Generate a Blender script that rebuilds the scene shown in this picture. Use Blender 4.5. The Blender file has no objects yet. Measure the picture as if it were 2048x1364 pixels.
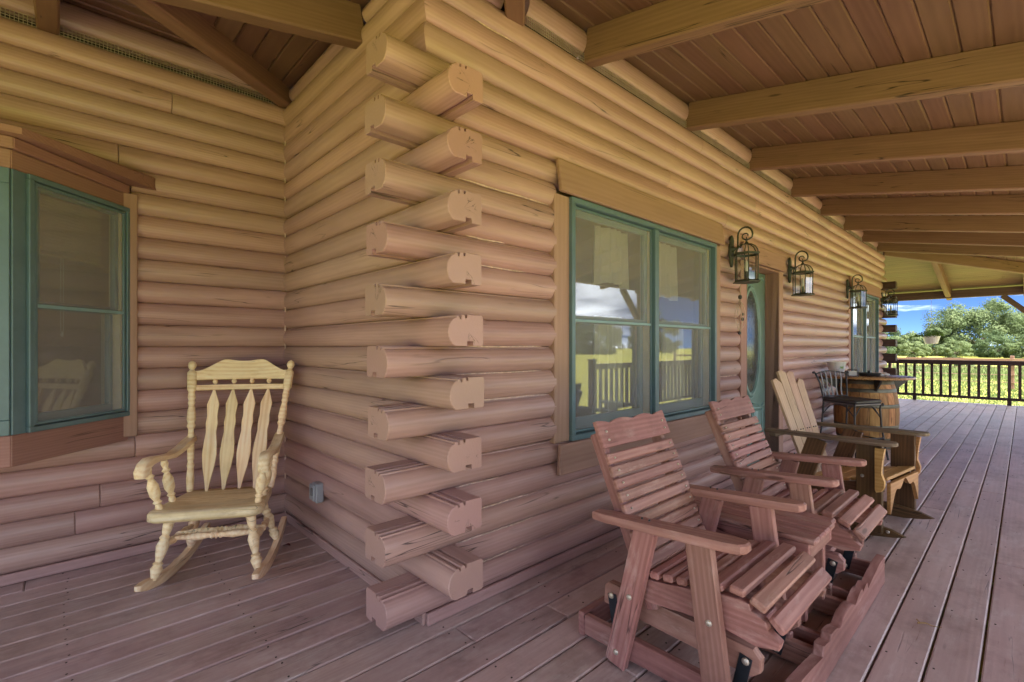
import bpy, bmesh, math, random
from mathutils import Matrix, Vector, Euler
R = math.radians
random.seed(7)

# ------------------------------------------------------------------ camera, sky, sun, exposure
scene = bpy.context.scene
COL = scene.collection
CAM = Vector((-1.196, -1.833, 1.25))
VIEW = R(46.8)                       # angle of the view axis from +X (the run of the front wall)
cam_d = bpy.data.cameras.new('camera')
cam = bpy.data.objects.new('camera', cam_d); COL.objects.link(cam)
cam.location = CAM
cam.rotation_euler = (R(90), 0, VIEW - R(90))
cam_d.sensor_width = 36; cam_d.lens = 16.95
cam_d.shift_y = 0.0054
cam_d.clip_start = 0.05; cam_d.clip_end = 2000
scene.camera = cam

SUN_EL, SUN_AZ = 58.0, -100.0        # azimuth (from +X, ccw) the sunlight comes from
w = bpy.data.worlds.new('World'); scene.world = w; w.use_nodes = True
nt = w.node_tree; nt.nodes.clear()
sky = nt.nodes.new('ShaderNodeTexSky'); sky.sky_type = 'NISHITA'; sky.sun_disc = False
sky.sun_elevation = R(SUN_EL); sky.sun_rotation = R(90 - SUN_AZ)
sky.altitude = 3000; sky.air_density = 0.26; sky.dust_density = 0.0; sky.ozone_density = 9.0
bg = nt.nodes.new('ShaderNodeBackground'); bg.inputs[1].default_value = 0.05
wo = nt.nodes.new('ShaderNodeOutputWorld')
def sky_nodes():
    N = nt.nodes.new; L = nt.links.new
    def mth(op, a, b=None, clamp=False):
        x = N('ShaderNodeMath'); x.operation = op; x.use_clamp = clamp
        for i, v in enumerate((a, b)):
            if v is None: continue
            if isinstance(v, (int, float)): x.inputs[i].default_value = v
            else: L(v, x.inputs[i])
        return x.outputs[0]
    tc = N('ShaderNodeTexCoord'); sp = N('ShaderNodeSeparateXYZ'); L(tc.outputs['Generated'], sp.inputs[0])
    den = mth('ADD', mth('MAXIMUM', sp.outputs[2], 0.0), .13)
    cb_ = N('ShaderNodeCombineXYZ'); L(mth('DIVIDE', sp.outputs[0], den), cb_.inputs[0]); L(mth('DIVIDE', sp.outputs[1], den), cb_.inputs[1]); cb_.inputs[2].default_value = CLOUD_SEED
    n1 = N('ShaderNodeTexNoise'); n1.inputs['Scale'].default_value = .62; n1.inputs['Detail'].default_value = 9; n1.inputs['Roughness'].default_value = .58; n1.inputs['Distortion'].default_value = .3
    L(cb_.outputs[0], n1.inputs['Vector'])
    rp = N('ShaderNodeValToRGB'); rp.color_ramp.elements[0].position = .47; rp.color_ramp.elements[0].color = (0, 0, 0, 1); rp.color_ramp.elements[1].position = .66; rp.color_ramp.elements[1].color = (1, 1, 1, 1)
    L(n1.outputs[0], rp.inputs[0])
    mx = N('ShaderNodeMix'); mx.data_type = 'RGBA'; L(rp.outputs[0], mx.inputs[0]); L(sky.outputs[0], mx.inputs[6]); mx.inputs[7].default_value = (23.2, 25.0, 27.3, 1)
    L(mx.outputs[2], bg.inputs[0]); L(bg.outputs[0], wo.inputs[0])
CLOUD_SEED = 32.86
sky_nodes()

sd = bpy.data.lights.new('sun', 'SUN'); sd.energy = 5.0; sd.angle = R(0.53); sd.color = (1, .955, .88)
sun = bpy.data.objects.new('sun', sd); COL.objects.link(sun)
to_sun = Vector((math.cos(R(SUN_EL)) * math.cos(R(SUN_AZ)), math.cos(R(SUN_EL)) * math.sin(R(SUN_AZ)), math.sin(R(SUN_EL))))
sun.rotation_euler = to_sun.to_track_quat('Z', 'Y').to_euler()
sun.location = to_sun * 30

scene.view_settings.view_transform = 'Standard'; scene.view_settings.look = 'None'
scene.view_settings.gamma = 1; scene.view_settings.use_curve_mapping = False
scene.view_settings.exposure = 2.55
scene.render.engine = 'CYCLES'
cy = scene.cycles
cy.use_denoising = True
try: cy.denoiser = 'OPENIMAGEDENOISE'
except Exception: pass
cy.max_bounces = 9; cy.diffuse_bounces = 5; cy.glossy_bounces = 4; cy.transmission_bounces = 6; cy.transparent_max_bounces = 12
cy.caustics_reflective = False; cy.caustics_refractive = False
cy.sample_clamp_indirect = 8

# ------------------------------------------------------------------ materials
def new_mat(name):
    m = bpy.data.materials.new(name); m.use_nodes = True
    n = m.node_tree.nodes; n.clear()
    out = n.new('ShaderNodeOutputMaterial'); b = n.new('ShaderNodeBsdfPrincipled')
    m.node_tree.links.new(b.outputs[0], out.inputs[0])
    return m, m.node_tree, b

class NB:
    """small node helper"""
    def __init__(s, t): s.t = t
    def n(s, typ, **kw):
        x = s.t.nodes.new(typ)
        for k, v in kw.items(): setattr(x, k, v)
        return x
    def l(s, a, b): s.t.links.new(a, b)
    def math(s, op, a, b=None, c=None, clamp=False):
        x = s.n('ShaderNodeMath', operation=op, use_clamp=clamp)
        for i, v in enumerate((a, b, c)):
            if v is None: continue
            if isinstance(v, (int, float)): x.inputs[i].default_value = v
            else: s.l(v, x.inputs[i])
        return x.outputs[0]
    def mix(s, f, a, b, mode='MIX'):
        x = s.n('ShaderNodeMix', data_type='RGBA', blend_type=mode)
        for sock, v in ((x.inputs[0], f), (x.inputs[6], a), (x.inputs[7], b)):
            if isinstance(v, (int, float)): sock.default_value = v
            elif isinstance(v, tuple): sock.default_value = (*v[:3], 1)
            else: s.l(v, sock)
        return x.outputs[2]
    def ramp(s, f, stops, interp='LINEAR'):
        x = s.n('ShaderNodeValToRGB'); r = x.color_ramp; r.interpolation = interp
        while len(r.elements) < len(stops): r.elements.new(.5)
        for e, (p, c) in zip(r.elements, stops):
            e.position = p; e.color = (*(c if isinstance(c, tuple) else (c, c, c)), 1)
        s.l(f, x.inputs[0]); return x.outputs[0]
    def noise(s, vec, scale, detail=3, rough=.55, dist=0):
        x = s.n('ShaderNodeTexNoise'); x.inputs['Scale'].default_value = scale; x.inputs['Detail'].default_value = detail
        x.inputs['Roughness'].default_value = rough; x.inputs['Distortion'].default_value = dist
        s.l(vec, x.inputs['Vector']); return x.outputs[0]
    def scale(s, vec, v):
        x = s.n('ShaderNodeVectorMath', operation='MULTIPLY'); s.l(vec, x.inputs[0]); x.inputs[1].default_value = v
        return x.outputs[0]
    def bump(s, h, strength, dist, b):
        x = s.n('ShaderNodeBump'); x.inputs['Strength'].default_value = strength; x.inputs['Distance'].default_value = dist
        s.l(h, x.inputs['Height']); s.l(x.outputs[0], b.inputs['Normal'])

def object_coords(k):
    """object coordinates shifted by a random amount for every object, and that random value"""
    tc = k.n('ShaderNodeTexCoord'); oi = k.n('ShaderNodeObjectInfo'); rnd = oi.outputs['Random']
    cx = k.n('ShaderNodeCombineXYZ')
    k.l(k.math('MULTIPLY', rnd, 37.0), cx.inputs[0])
    k.l(k.math('MULTIPLY_ADD', k.math('FRACT', k.math('MULTIPLY', rnd, 91.7)), .16, -.08), cx.inputs[1])
    k.l(k.math('MULTIPLY_ADD', k.math('FRACT', k.math('MULTIPLY', rnd, 53.3)), .2, -.22), cx.inputs[2])
    a = k.n('ShaderNodeVectorMath', operation='ADD'); k.l(tc.outputs['Object'], a.inputs[0]); k.l(cx.outputs[0], a.inputs[1])
    return a.outputs[0], rnd

RINGW = .14
def wood(name, dark, mid, light, edge=None, endgrain=False, patch=0, rings=22, rough=.55, bump=.3, var=.1, crack=.6, crackcol=None, blotch=.12, wear=0, wearcol=(.5, .45, .4), dirt=0, spec=.4, huevar=.012):
    m, t, b = new_mat(name); k = NB(t)
    v, rnd = object_coords(k)
    wv = k.n('ShaderNodeTexWave', wave_type='RINGS', rings_direction='X')
    for s_, q in (('Scale', rings), ('Distortion', 7.0), ('Detail', 4), ('Detail Scale', .5), ('Detail Roughness', .55)): wv.inputs[s_].default_value = q
    k.l(k.scale(v, (.13, 1, 1)), wv.inputs['Vector'])
    fine = k.noise(k.scale(v, (3.5, 95, 95)), 1.0, 4, .6)
    mid_n = k.noise(k.scale(v, (1.2, 14, 14)), 1.0, 4, .6, .8)
    g = k.math('ADD', k.math('MULTIPLY', wv.outputs['Fac'], RINGW), k.math('ADD', k.math('MULTIPLY', fine, .44), k.math('MULTIPLY', mid_n, .56 - RINGW)))
    col = k.ramp(g, [(.3, dark), (.52, mid), (.74, light)])
    big = k.noise(k.scale(v, (.8, 2.2, 2.2)), 1.3, 3, .6)
    col = k.mix(1.0, col, k.ramp(big, [(.25, 1 - blotch), (.75, 1 + blotch)]), 'MULTIPLY')
    if wear:
        wn = k.noise(k.scale(v, (6, 26, 26)), 1.0, 6, .7)
        wm = k.noise(v, 3.2, 4, .65)
        f = k.math('MULTIPLY', k.ramp(wn, [(.52, 0), (.66, 1)]), k.ramp(wm, [(.42, 0), (.7, 1)]))
        col = k.mix(k.math('MULTIPLY', f, wear), col, wearcol)
    if dirt:
        dn = k.noise(v, 2.3, 6, .7)
        col = k.mix(k.math('MULTIPLY', k.ramp(dn, [(.5, 0), (.72, 1)]), dirt), col, k.mix(1.0, col, (.42, .38, .33), 'MULTIPLY'))
    h = k.math('ADD', k.math('MULTIPLY', wv.outputs['Fac'], .10), k.math('MULTIPLY', fine, .6))
    if crack:
        cn = k.noise(k.scale(v, (.75, 17, 17)), 1.0, 2.5, .5, .25)
        d = k.math('ABSOLUTE', k.math('SUBTRACT', cn, .5))
        line = k.ramp(d, [(.003, 1), (.009, 0)])
        cm = k.noise(k.scale(v, (1.0, 3, 3)), 1.0, 2)
        cf = k.math('MULTIPLY', line, k.ramp(cm, [(.6 - .1 * crack, 0), (.66 - .1 * crack, 1)]))
        col = k.mix(cf, col, crackcol or tuple(q * .22 for q in dark))
        kn = k.n('ShaderNodeTexVoronoi', feature='F1'); kn.inputs['Scale'].default_value = 1.0
        k.l(k.scale(v, (1.1, 5.5, 5.5)), kn.inputs['Vector'])
        kf = k.ramp(kn.outputs['Distance'], [(.035, .75), (.06, 0)])
        col = k.mix(kf, col, tuple(q * .35 for q in dark))
        h = k.math('SUBTRACT', h, k.math('MULTIPLY', cf, 2.2))
    if patch:                                  # foot traffic: big irregular pale and dark patches across the boards
        gp = k.n('ShaderNodeNewGeometry'); pn = k.noise(k.scale(gp.outputs['Position'], (1, 1.7, 1)), 1.9, 7, .68); pf = k.noise(k.scale(gp.outputs['Position'], (1, 2.5, 1)), 9, 5, .7)
        f = k.math('MULTIPLY', k.ramp(pn, [(.47, 0), (.62, 1)]), k.ramp(pf, [(.40, .1), (.62, 1)]))
        col = k.mix(k.math('MULTIPLY', f, patch), col, wearcol)
        dn2 = k.noise(k.scale(gp.outputs['Position'], (1, 1.3, 1)), 3.1, 6, .7)
        col = k.mix(k.math('MULTIPLY', k.ramp(dn2, [(.56, 0), (.68, 1)]), patch * .8), col, k.mix(1.0, col, (.55, .47, .48), 'MULTIPLY'))
    if endgrain:                               # sawn ends: growth rings and radial splits
        te = k.n('ShaderNodeTexCoord'); sn = k.n('ShaderNodeSeparateXYZ'); k.l(te.outputs['Normal'], sn.inputs[0])
        ends = k.ramp(k.math('ABSOLUTE', sn.outputs[0]), [(.8, 0), (.9, 1)])
        so = k.n('ShaderNodeSeparateXYZ'); k.l(te.outputs['Object'], so.inputs[0])
        yy = k.math('SUBTRACT', so.outputs[1], k.math('MULTIPLY_ADD', rnd, .04, .045)); zz_ = k.math('SUBTRACT', so.outputs[2], .06)
        ang = k.math('ARCTAN2', zz_, yy); rad_ = k.math('SQRT', k.math('ADD', k.math('MULTIPLY', yy, yy), k.math('MULTIPLY', zz_, zz_)))
        ca = k.n('ShaderNodeCombineXYZ'); k.l(k.math('MULTIPLY', ang, 1.6), ca.inputs[0]); k.l(k.math('MULTIPLY', rad_, 6), ca.inputs[1]); k.l(k.math('MULTIPLY', rnd, 50), ca.inputs[2])
        an = k.noise(ca.outputs[0], 1.0, 3, .6)
        spl = k.math('MULTIPLY', k.ramp(k.math('ABSOLUTE', k.math('SUBTRACT', an, .5)), [(.006, 1), (.018, 0)]), k.ramp(rad_, [(.0, 1), (.055, .8), (.075, 0)]))
        am_ = k.ramp(k.math('FRACT', k.math('MULTIPLY', k.math('ADD', ang, 7.0), k.math('MULTIPLY_ADD', rnd, .10, .12))), [(.0, 0), (.06, 1), (.22, 1), (.27, 0)])
        spl = k.math('MULTIPLY', k.math('MULTIPLY', spl, am_), k.ramp(k.math('FRACT', k.math('MULTIPLY', rnd, 23.0)), [(.35, 0), (.45, 1)]))
        rg = k.math('SINE', k.math('MULTIPLY_ADD', k.noise(te.outputs['Object'], 30, 2), 9, k.math('MULTIPLY', rad_, 1150)))
        ec = k.mix(k.math('MULTIPLY_ADD', rg, .07, .09), mid, dark); ec = k.mix(spl, ec, tuple(q * .18 for q in dark))
        col = k.mix(ends, col, ec)
        h = k.math('SUBTRACT', h, k.math('MULTIPLY', k.math('MULTIPLY', ends, spl), 2.0))
    if edge:                                   # paler colour along the long arrises
        tcx = k.n('ShaderNodeTexCoord'); sx = k.n('ShaderNodeSeparateXYZ'); k.l(tcx.outputs['Object'], sx.inputs[0])
        ef = k.ramp(k.math('DIVIDE', k.math('ABSOLUTE', sx.outputs[1]), edge[0]), [(.90, 0), (.97, 1)])
        en = k.ramp(k.noise(k.scale(v, (3, 1, 1)), 1.6, 4, .6), [(.35, .25), (.6, 1)])
        col = k.mix(k.math('MULTIPLY', k.math('MULTIPLY', ef, en), edge[2]), col, edge[1])
    hs = k.n('ShaderNodeHueSaturation')
    k.l(k.math('MULTIPLY_ADD', k.math('FRACT', k.math('MULTIPLY', rnd, 17.3)), 2 * huevar, .5 - huevar), hs.inputs['Hue'])
    k.l(k.math('MULTIPLY_ADD', rnd, 2 * var, 1 - var), hs.inputs['Value']); k.l(col, hs.inputs['Color'])
    k.l(hs.outputs[0], b.inputs['Base Color'])
    k.l(k.math('MULTIPLY_ADD', fine, .3, rough - .15), b.inputs['Roughness'])
    b.inputs['Specular IOR Level'].default_value = spec
    k.bump(h, bump, .004, b)
    return m

def plain(name, col, rough=.5, metal=0, bump=0, bscale=60, var=.12, vscale=8, spec=.5, col2=None, trans=0):
    m, t, b = new_mat(name); k = NB(t)
    v, rnd = object_coords(k)
    n1 = k.noise(v, vscale, 5, .65)
    c2 = col2 or tuple(min(1, q * (1 + var * 2)) for q in col)
    k.l(k.ramp(n1, [(.3, tuple(q * (1 - var) for q in col)), (.72, c2)]), b.inputs['Base Color'])
    b.inputs['Roughness'].default_value = rough; b.inputs['Metallic'].default_value = metal
    b.inputs['Specular IOR Level'].default_value = spec
    if bump: k.bump(k.noise(v, bscale, 4), bump, .003, b)
    return m

def glass_mat(name, r0, tint=(.9, .93, .92), rough=0.0):
    """thin pane: mirror part grows towards grazing view, the rest lets light straight through"""
    m = bpy.data.materials.new(name); m.use_nodes = True; t = m.node_tree; t.nodes.clear(); k = NB(t)
    out = k.n('ShaderNodeOutputMaterial'); g = k.n('ShaderNodeBsdfGlossy'); tr = k.n('ShaderNodeBsdfTransparent')
    g.inputs['Roughness'].default_value = rough; tr.inputs[0].default_value = (*tint, 1)
    lw = k.n('ShaderNodeLayerWeight'); f = k.math('MULTIPLY_ADD', k.math('POWER', lw.outputs['Facing'], 4.0), 1 - r0, r0)
    mx = k.n('ShaderNodeMixShader'); k.l(f, mx.inputs[0]); k.l(tr.outputs[0], mx.inputs[1]); k.l(g.outputs[0], mx.inputs[2])
    k.l(mx.outputs[0], out.inputs[0]); return m

def screen_mat(name, col, cover):
    m = bpy.data.materials.new(name); m.use_nodes = True; t = m.node_tree; t.nodes.clear(); k = NB(t)
    out = k.n('ShaderNodeOutputMaterial'); d = k.n('ShaderNodeBsdfDiffuse'); tr = k.n('ShaderNodeBsdfTransparent')
    d.inputs[0].default_value = (*col, 1); mx = k.n('ShaderNodeMixShader')
    tc = k.n('ShaderNodeTexCoord'); n1 = k.noise(tc.outputs['Object'], 5, 3)
    k.l(k.math('MULTIPLY_ADD', n1, .1, cover - .05), mx.inputs[0]); k.l(tr.outputs[0], mx.inputs[1]); k.l(d.outputs[0], mx.inputs[2])
    k.l(mx.outputs[0], out.inputs[0]); return m

def leaf_mat(name, dark, mid, light, trans=.35):
    m, t, b = new_mat(name); k = NB(t)
    tc = k.n('ShaderNodeTexCoord'); oi = k.n('ShaderNodeObjectInfo')
    a = k.noise(tc.outputs['Object'], .7, 4, .7); c = k.noise(tc.outputs['Object'], 9, 2, .6)
    f = k.math('ADD', k.math('MULTIPLY', a, .6), k.math('MULTIPLY', c, .4))
    col = k.ramp(f, [(.34, dark), (.5, mid), (.66, light)])
    hs = k.n('ShaderNodeHueSaturation'); k.l(col, hs.inputs['Color'])
    k.l(k.math('MULTIPLY_ADD', oi.outputs['Random'], .3, .85), hs.inputs['Value'])
    k.l(k.math('MULTIPLY_ADD', oi.outputs['Random'], -.03, .515), hs.inputs['Hue'])
    k.l(hs.outputs[0], b.inputs['Base Color']); b.inputs['Roughness'].default_value = .8; b.inputs['Specular IOR Level'].default_value = .2
    tl = k.n('ShaderNodeBsdfTranslucent'); k.l(hs.outputs[0], tl.inputs[0])
    mx = k.n('ShaderNodeMixShader'); mx.inputs[0].default_value = trans
    out = [x for x in t.nodes if x.type == 'OUTPUT_MATERIAL'][0]
    k.l(b.outputs[0], mx.inputs[1]); k.l(tl.outputs[0], mx.inputs[2]); k.l(mx.outputs[0], out.inputs[0])
    return m

M = {}
M['log'] = wood('painted_log', (.368, .228, .203), (.432, .272, .243), (.485, .318, .287), rings=20, rough=.42, bump=.3, var=.09, crack=.3, blotch=.14, spec=.55, endgrain=True)
M['trim'] = wood('painted_trim', (.26, .135, .108), (.30, .163, .133), (.34, .195, .16), rings=24, rough=.55, bump=.2, var=.06, crack=.12, blotch=.1)
M['jamb'] = wood('rough_casing', (.33, .19, .15), (.37, .225, .18), (.41, .255, .21), rings=10, rough=.7, bump=.4, var=.05, crack=.1)
M['joist'] = wood('stained_joist', (.175, .097, .058), (.215, .124, .078), (.255, .152, .10), rings=16, rough=.6, bump=.25, var=.07, crack=.75, blotch=.1)
M['ceiling'] = wood('stained_ceiling', (.14, .076, .046), (.17, .096, .06), (.20, .118, .075), rings=14, rough=.45, bump=.3, var=.07, crack=.06, blotch=.08)
M['deck'] = wood('painted_deck', (.385, .268, .258), (.445, .316, .306), (.505, .368, .358), rings=18, rough=.33, bump=.35, var=.13, crack=.06, blotch=.18, wear=.6, wearcol=(.62, .54, .54), dirt=.7, spec=.6, edge=(.0695, (.60, .47, .47), .26), patch=.5)
M['teal'] = plain('teal_paint', (.10, .17, .195), .4, var=.08)
M['teal_light'] = plain('pale_teal_paint', (.20, .33, .35), .4, var=.08)
M['teal_door'] = plain('green_door_paint', (.16, .27, .255), .35, var=.1, bump=.05)
M['cream'] = plain('cream_vinyl', (.48, .45, .37), .5, var=.06)
M['dark'] = plain('dark_gap', (.03, .024, .02), .9, var=.2)
M['glass'] = glass_mat('window_glass', .34)
M['lamp_glass'] = glass_mat('lantern_glass', .12, (.92, .95, .93))
M['screen'] = screen_mat('fly_screen', (.42, .43, .43), .35)
M['curtain'] = plain('cream_curtain', (.80, .78, .66), .9, var=.05)
M['blind'] = plain('beige_blind', (.42, .35, .24), .7, var=.06)
M['inside'] = plain('interior_plaster', (.34, .27, .2), .9, var=.1, vscale=1)
M['wire'] = plain('galvanised_wire', (.45, .38, .30), .5, .4, var=.2)
M['caulk'] = plain('white_caulk', (.55, .42, .36), .7, var=.3, vscale=30)
M['cream_wood'] = wood('cream_painted_wood', (.74, .50, .25), (.91, .72, .46), (.94, .83, .63), rings=12, rough=.45, bump=.15, var=.04, crack=.08, blotch=.12, wear=.55, wearcol=(.55, .32, .11), dirt=.3)
M['cream_seat'] = wood('worn_cream_seat', (.62, .43, .21), (.80, .64, .41), (.90, .80, .64), rings=12, rough=.5, bump=.2, var=.03, crack=.2, blotch=.2, wear=.8, wearcol=(.30, .19, .09), dirt=.5)
M['red_wood'] = wood('red_stained_wood', (.235, .105, .088), (.318, .155, .133), (.415, .23, .20), rings=15, rough=.55, bump=.4, var=.12, crack=.35, blotch=.22, wear=.55, wearcol=(.58, .44, .40), dirt=.55)
M['walnut'] = wood('brown_varnished_wood', (.068, .036, .017), (.112, .061, .028), (.165, .093, .044), rings=15, rough=.4, bump=.3, var=.14, crack=.3, blotch=.25, dirt=.4)
M['honey'] = wood('worn_honey_wood', (.30, .155, .05), (.42, .235, .085), (.50, .31, .13), rings=14, rough=.45, bump=.3, var=.1, crack=.2, blotch=.2, dirt=.3)
M['slat_wood'] = wood('weathered_slat_wood', (.36, .232, .15), (.46, .315, .215), (.54, .39, .28), rings=14, rough=.6, bump=.35, var=.08, crack=.3, blotch=.15, dirt=.3)
M['grey_wood'] = wood('grey_weathered_arm', (.10, .07, .045), (.165, .12, .08), (.24, .18, .125), rings=14, rough=.6, bump=.4, var=.08, crack=.5, blotch=.2)
M['oak'] = wood('aged_oak_stave', (.20, .095, .03), (.33, .175, .06), (.44, .26, .10), rings=16, rough=.6, bump=.4, var=.2, crack=.4, blotch=.25, dirt=.6)
M['table'] = wood('varnished_table_top', (.27, .14, .06), (.36, .20, .095), (.44, .27, .14), rings=14, rough=.28, bump=.1, var=.05, crack=.1)
M['hoop'] = plain('weathered_hoop', (.11, .115, .09), .5, .6, bump=.2, var=.3, col2=(.19, .17, .12))
M['black_metal'] = plain('black_metal', (.035, .035, .038), .42, .3, var=.2)
M['grey_metal'] = plain('grey_metal', (.14, .135, .14), .45, .4, var=.15)
M['vinyl'] = plain('black_vinyl', (.028, .028, .03), .42, bump=.1, var=.2)
M['lantern'] = plain('verdigris_bronze', (.05, .062, .05), .5, .55, bump=.2, var=.3, col2=(.105, .12, .095))
M['bulb'] = plain('white_bulb', (.75, .75, .72), .4, var=.03)
M['bolt'] = plain('zinc_bolt', (.52, .47, .40), .45, .7, var=.2)
M['strap'] = plain('dark_blue_steel', (.035, .045, .058), .35, .6, var=.2)
M['white'] = plain('white_plastic', (.66, .66, .65), .4, var=.05)
M['grey'] = plain('grey_plastic', (.30, .32, .36), .5, var=.05)
M['mat'] = plain('woven_mat', (.40, .36, .29), .95, bump=.5, var=.25)
M['leaf'] = leaf_mat('oak_leaves', (.05, .078, .034), (.092, .13, .056), (.155, .19, .09))
M['leaf2'] = leaf_mat('pale_leaves', (.07, .105, .045), (.13, .17, .073), (.20, .235, .115))
M['fern'] = leaf_mat('fern_leaves', (.05, .075, .012), (.085, .13, .02), (.16, .20, .045))
M['bark'] = wood('tree_bark', (.06, .045, .032), (.10, .08, .06), (.15, .12, .09), rings=8, rough=.9, bump=.6)
M['fence'] = wood('fence_wood', (.16, .085, .06), (.22, .125, .09), (.30, .19, .14), rings=14, rough=.7)
M['rail'] = wood('dark_railing', (.034, .020, .017), (.046, .028, .024), (.065, .042, .036), rings=14, rough=.6, bump=.2, crack=.2)
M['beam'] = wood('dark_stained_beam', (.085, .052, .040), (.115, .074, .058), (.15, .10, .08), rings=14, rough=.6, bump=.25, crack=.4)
M['log_backlit'] = wood('backlit_shade_log', (.045, .026, .022), (.062, .037, .032), (.085, .053, .046), rings=18, rough=.55, bump=.2, crack=.2)  # backlit shade of the far end-wall logs, put into a darker log colour
M['steel_roof'] = plain('roof_metal', (.22, .12, .10), .5, .3)
M['paper'] = plain('white_paper', (.72, .72, .68), .8)

def lawn_mat():
    m, t, b = new_mat('lawn_grass'); k = NB(t)
    tc = k.n('ShaderNodeTexCoord'); v = tc.outputs['Object']
    n1 = k.noise(v, .06, 5, .6); n2 = k.noise(v, .9, 5, .65); n3 = k.noise(v, 22, 3, .7)
    f = k.math('ADD', k.math('MULTIPLY', n1, .4), k.math('ADD', k.math('MULTIPLY', n2, .35), k.math('MULTIPLY', n3, .25)))
    k.l(k.ramp(f, [(.32, (.14, .16, .03)), (.5, (.265, .26, .052)), (.68, (.37, .335, .095))]), b.inputs['Base Color'])
    b.inputs['Roughness'].default_value = .95; b.inputs['Specular IOR Level'].default_value = .1
    k.bump(n3, .6, .05, b)
    return m
M['lawn'] = lawn_mat()
M['grass'] = leaf_mat('grass_blades', (.10, .145, .045), (.17, .205, .075), (.26, .27, .12), .35)

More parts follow.
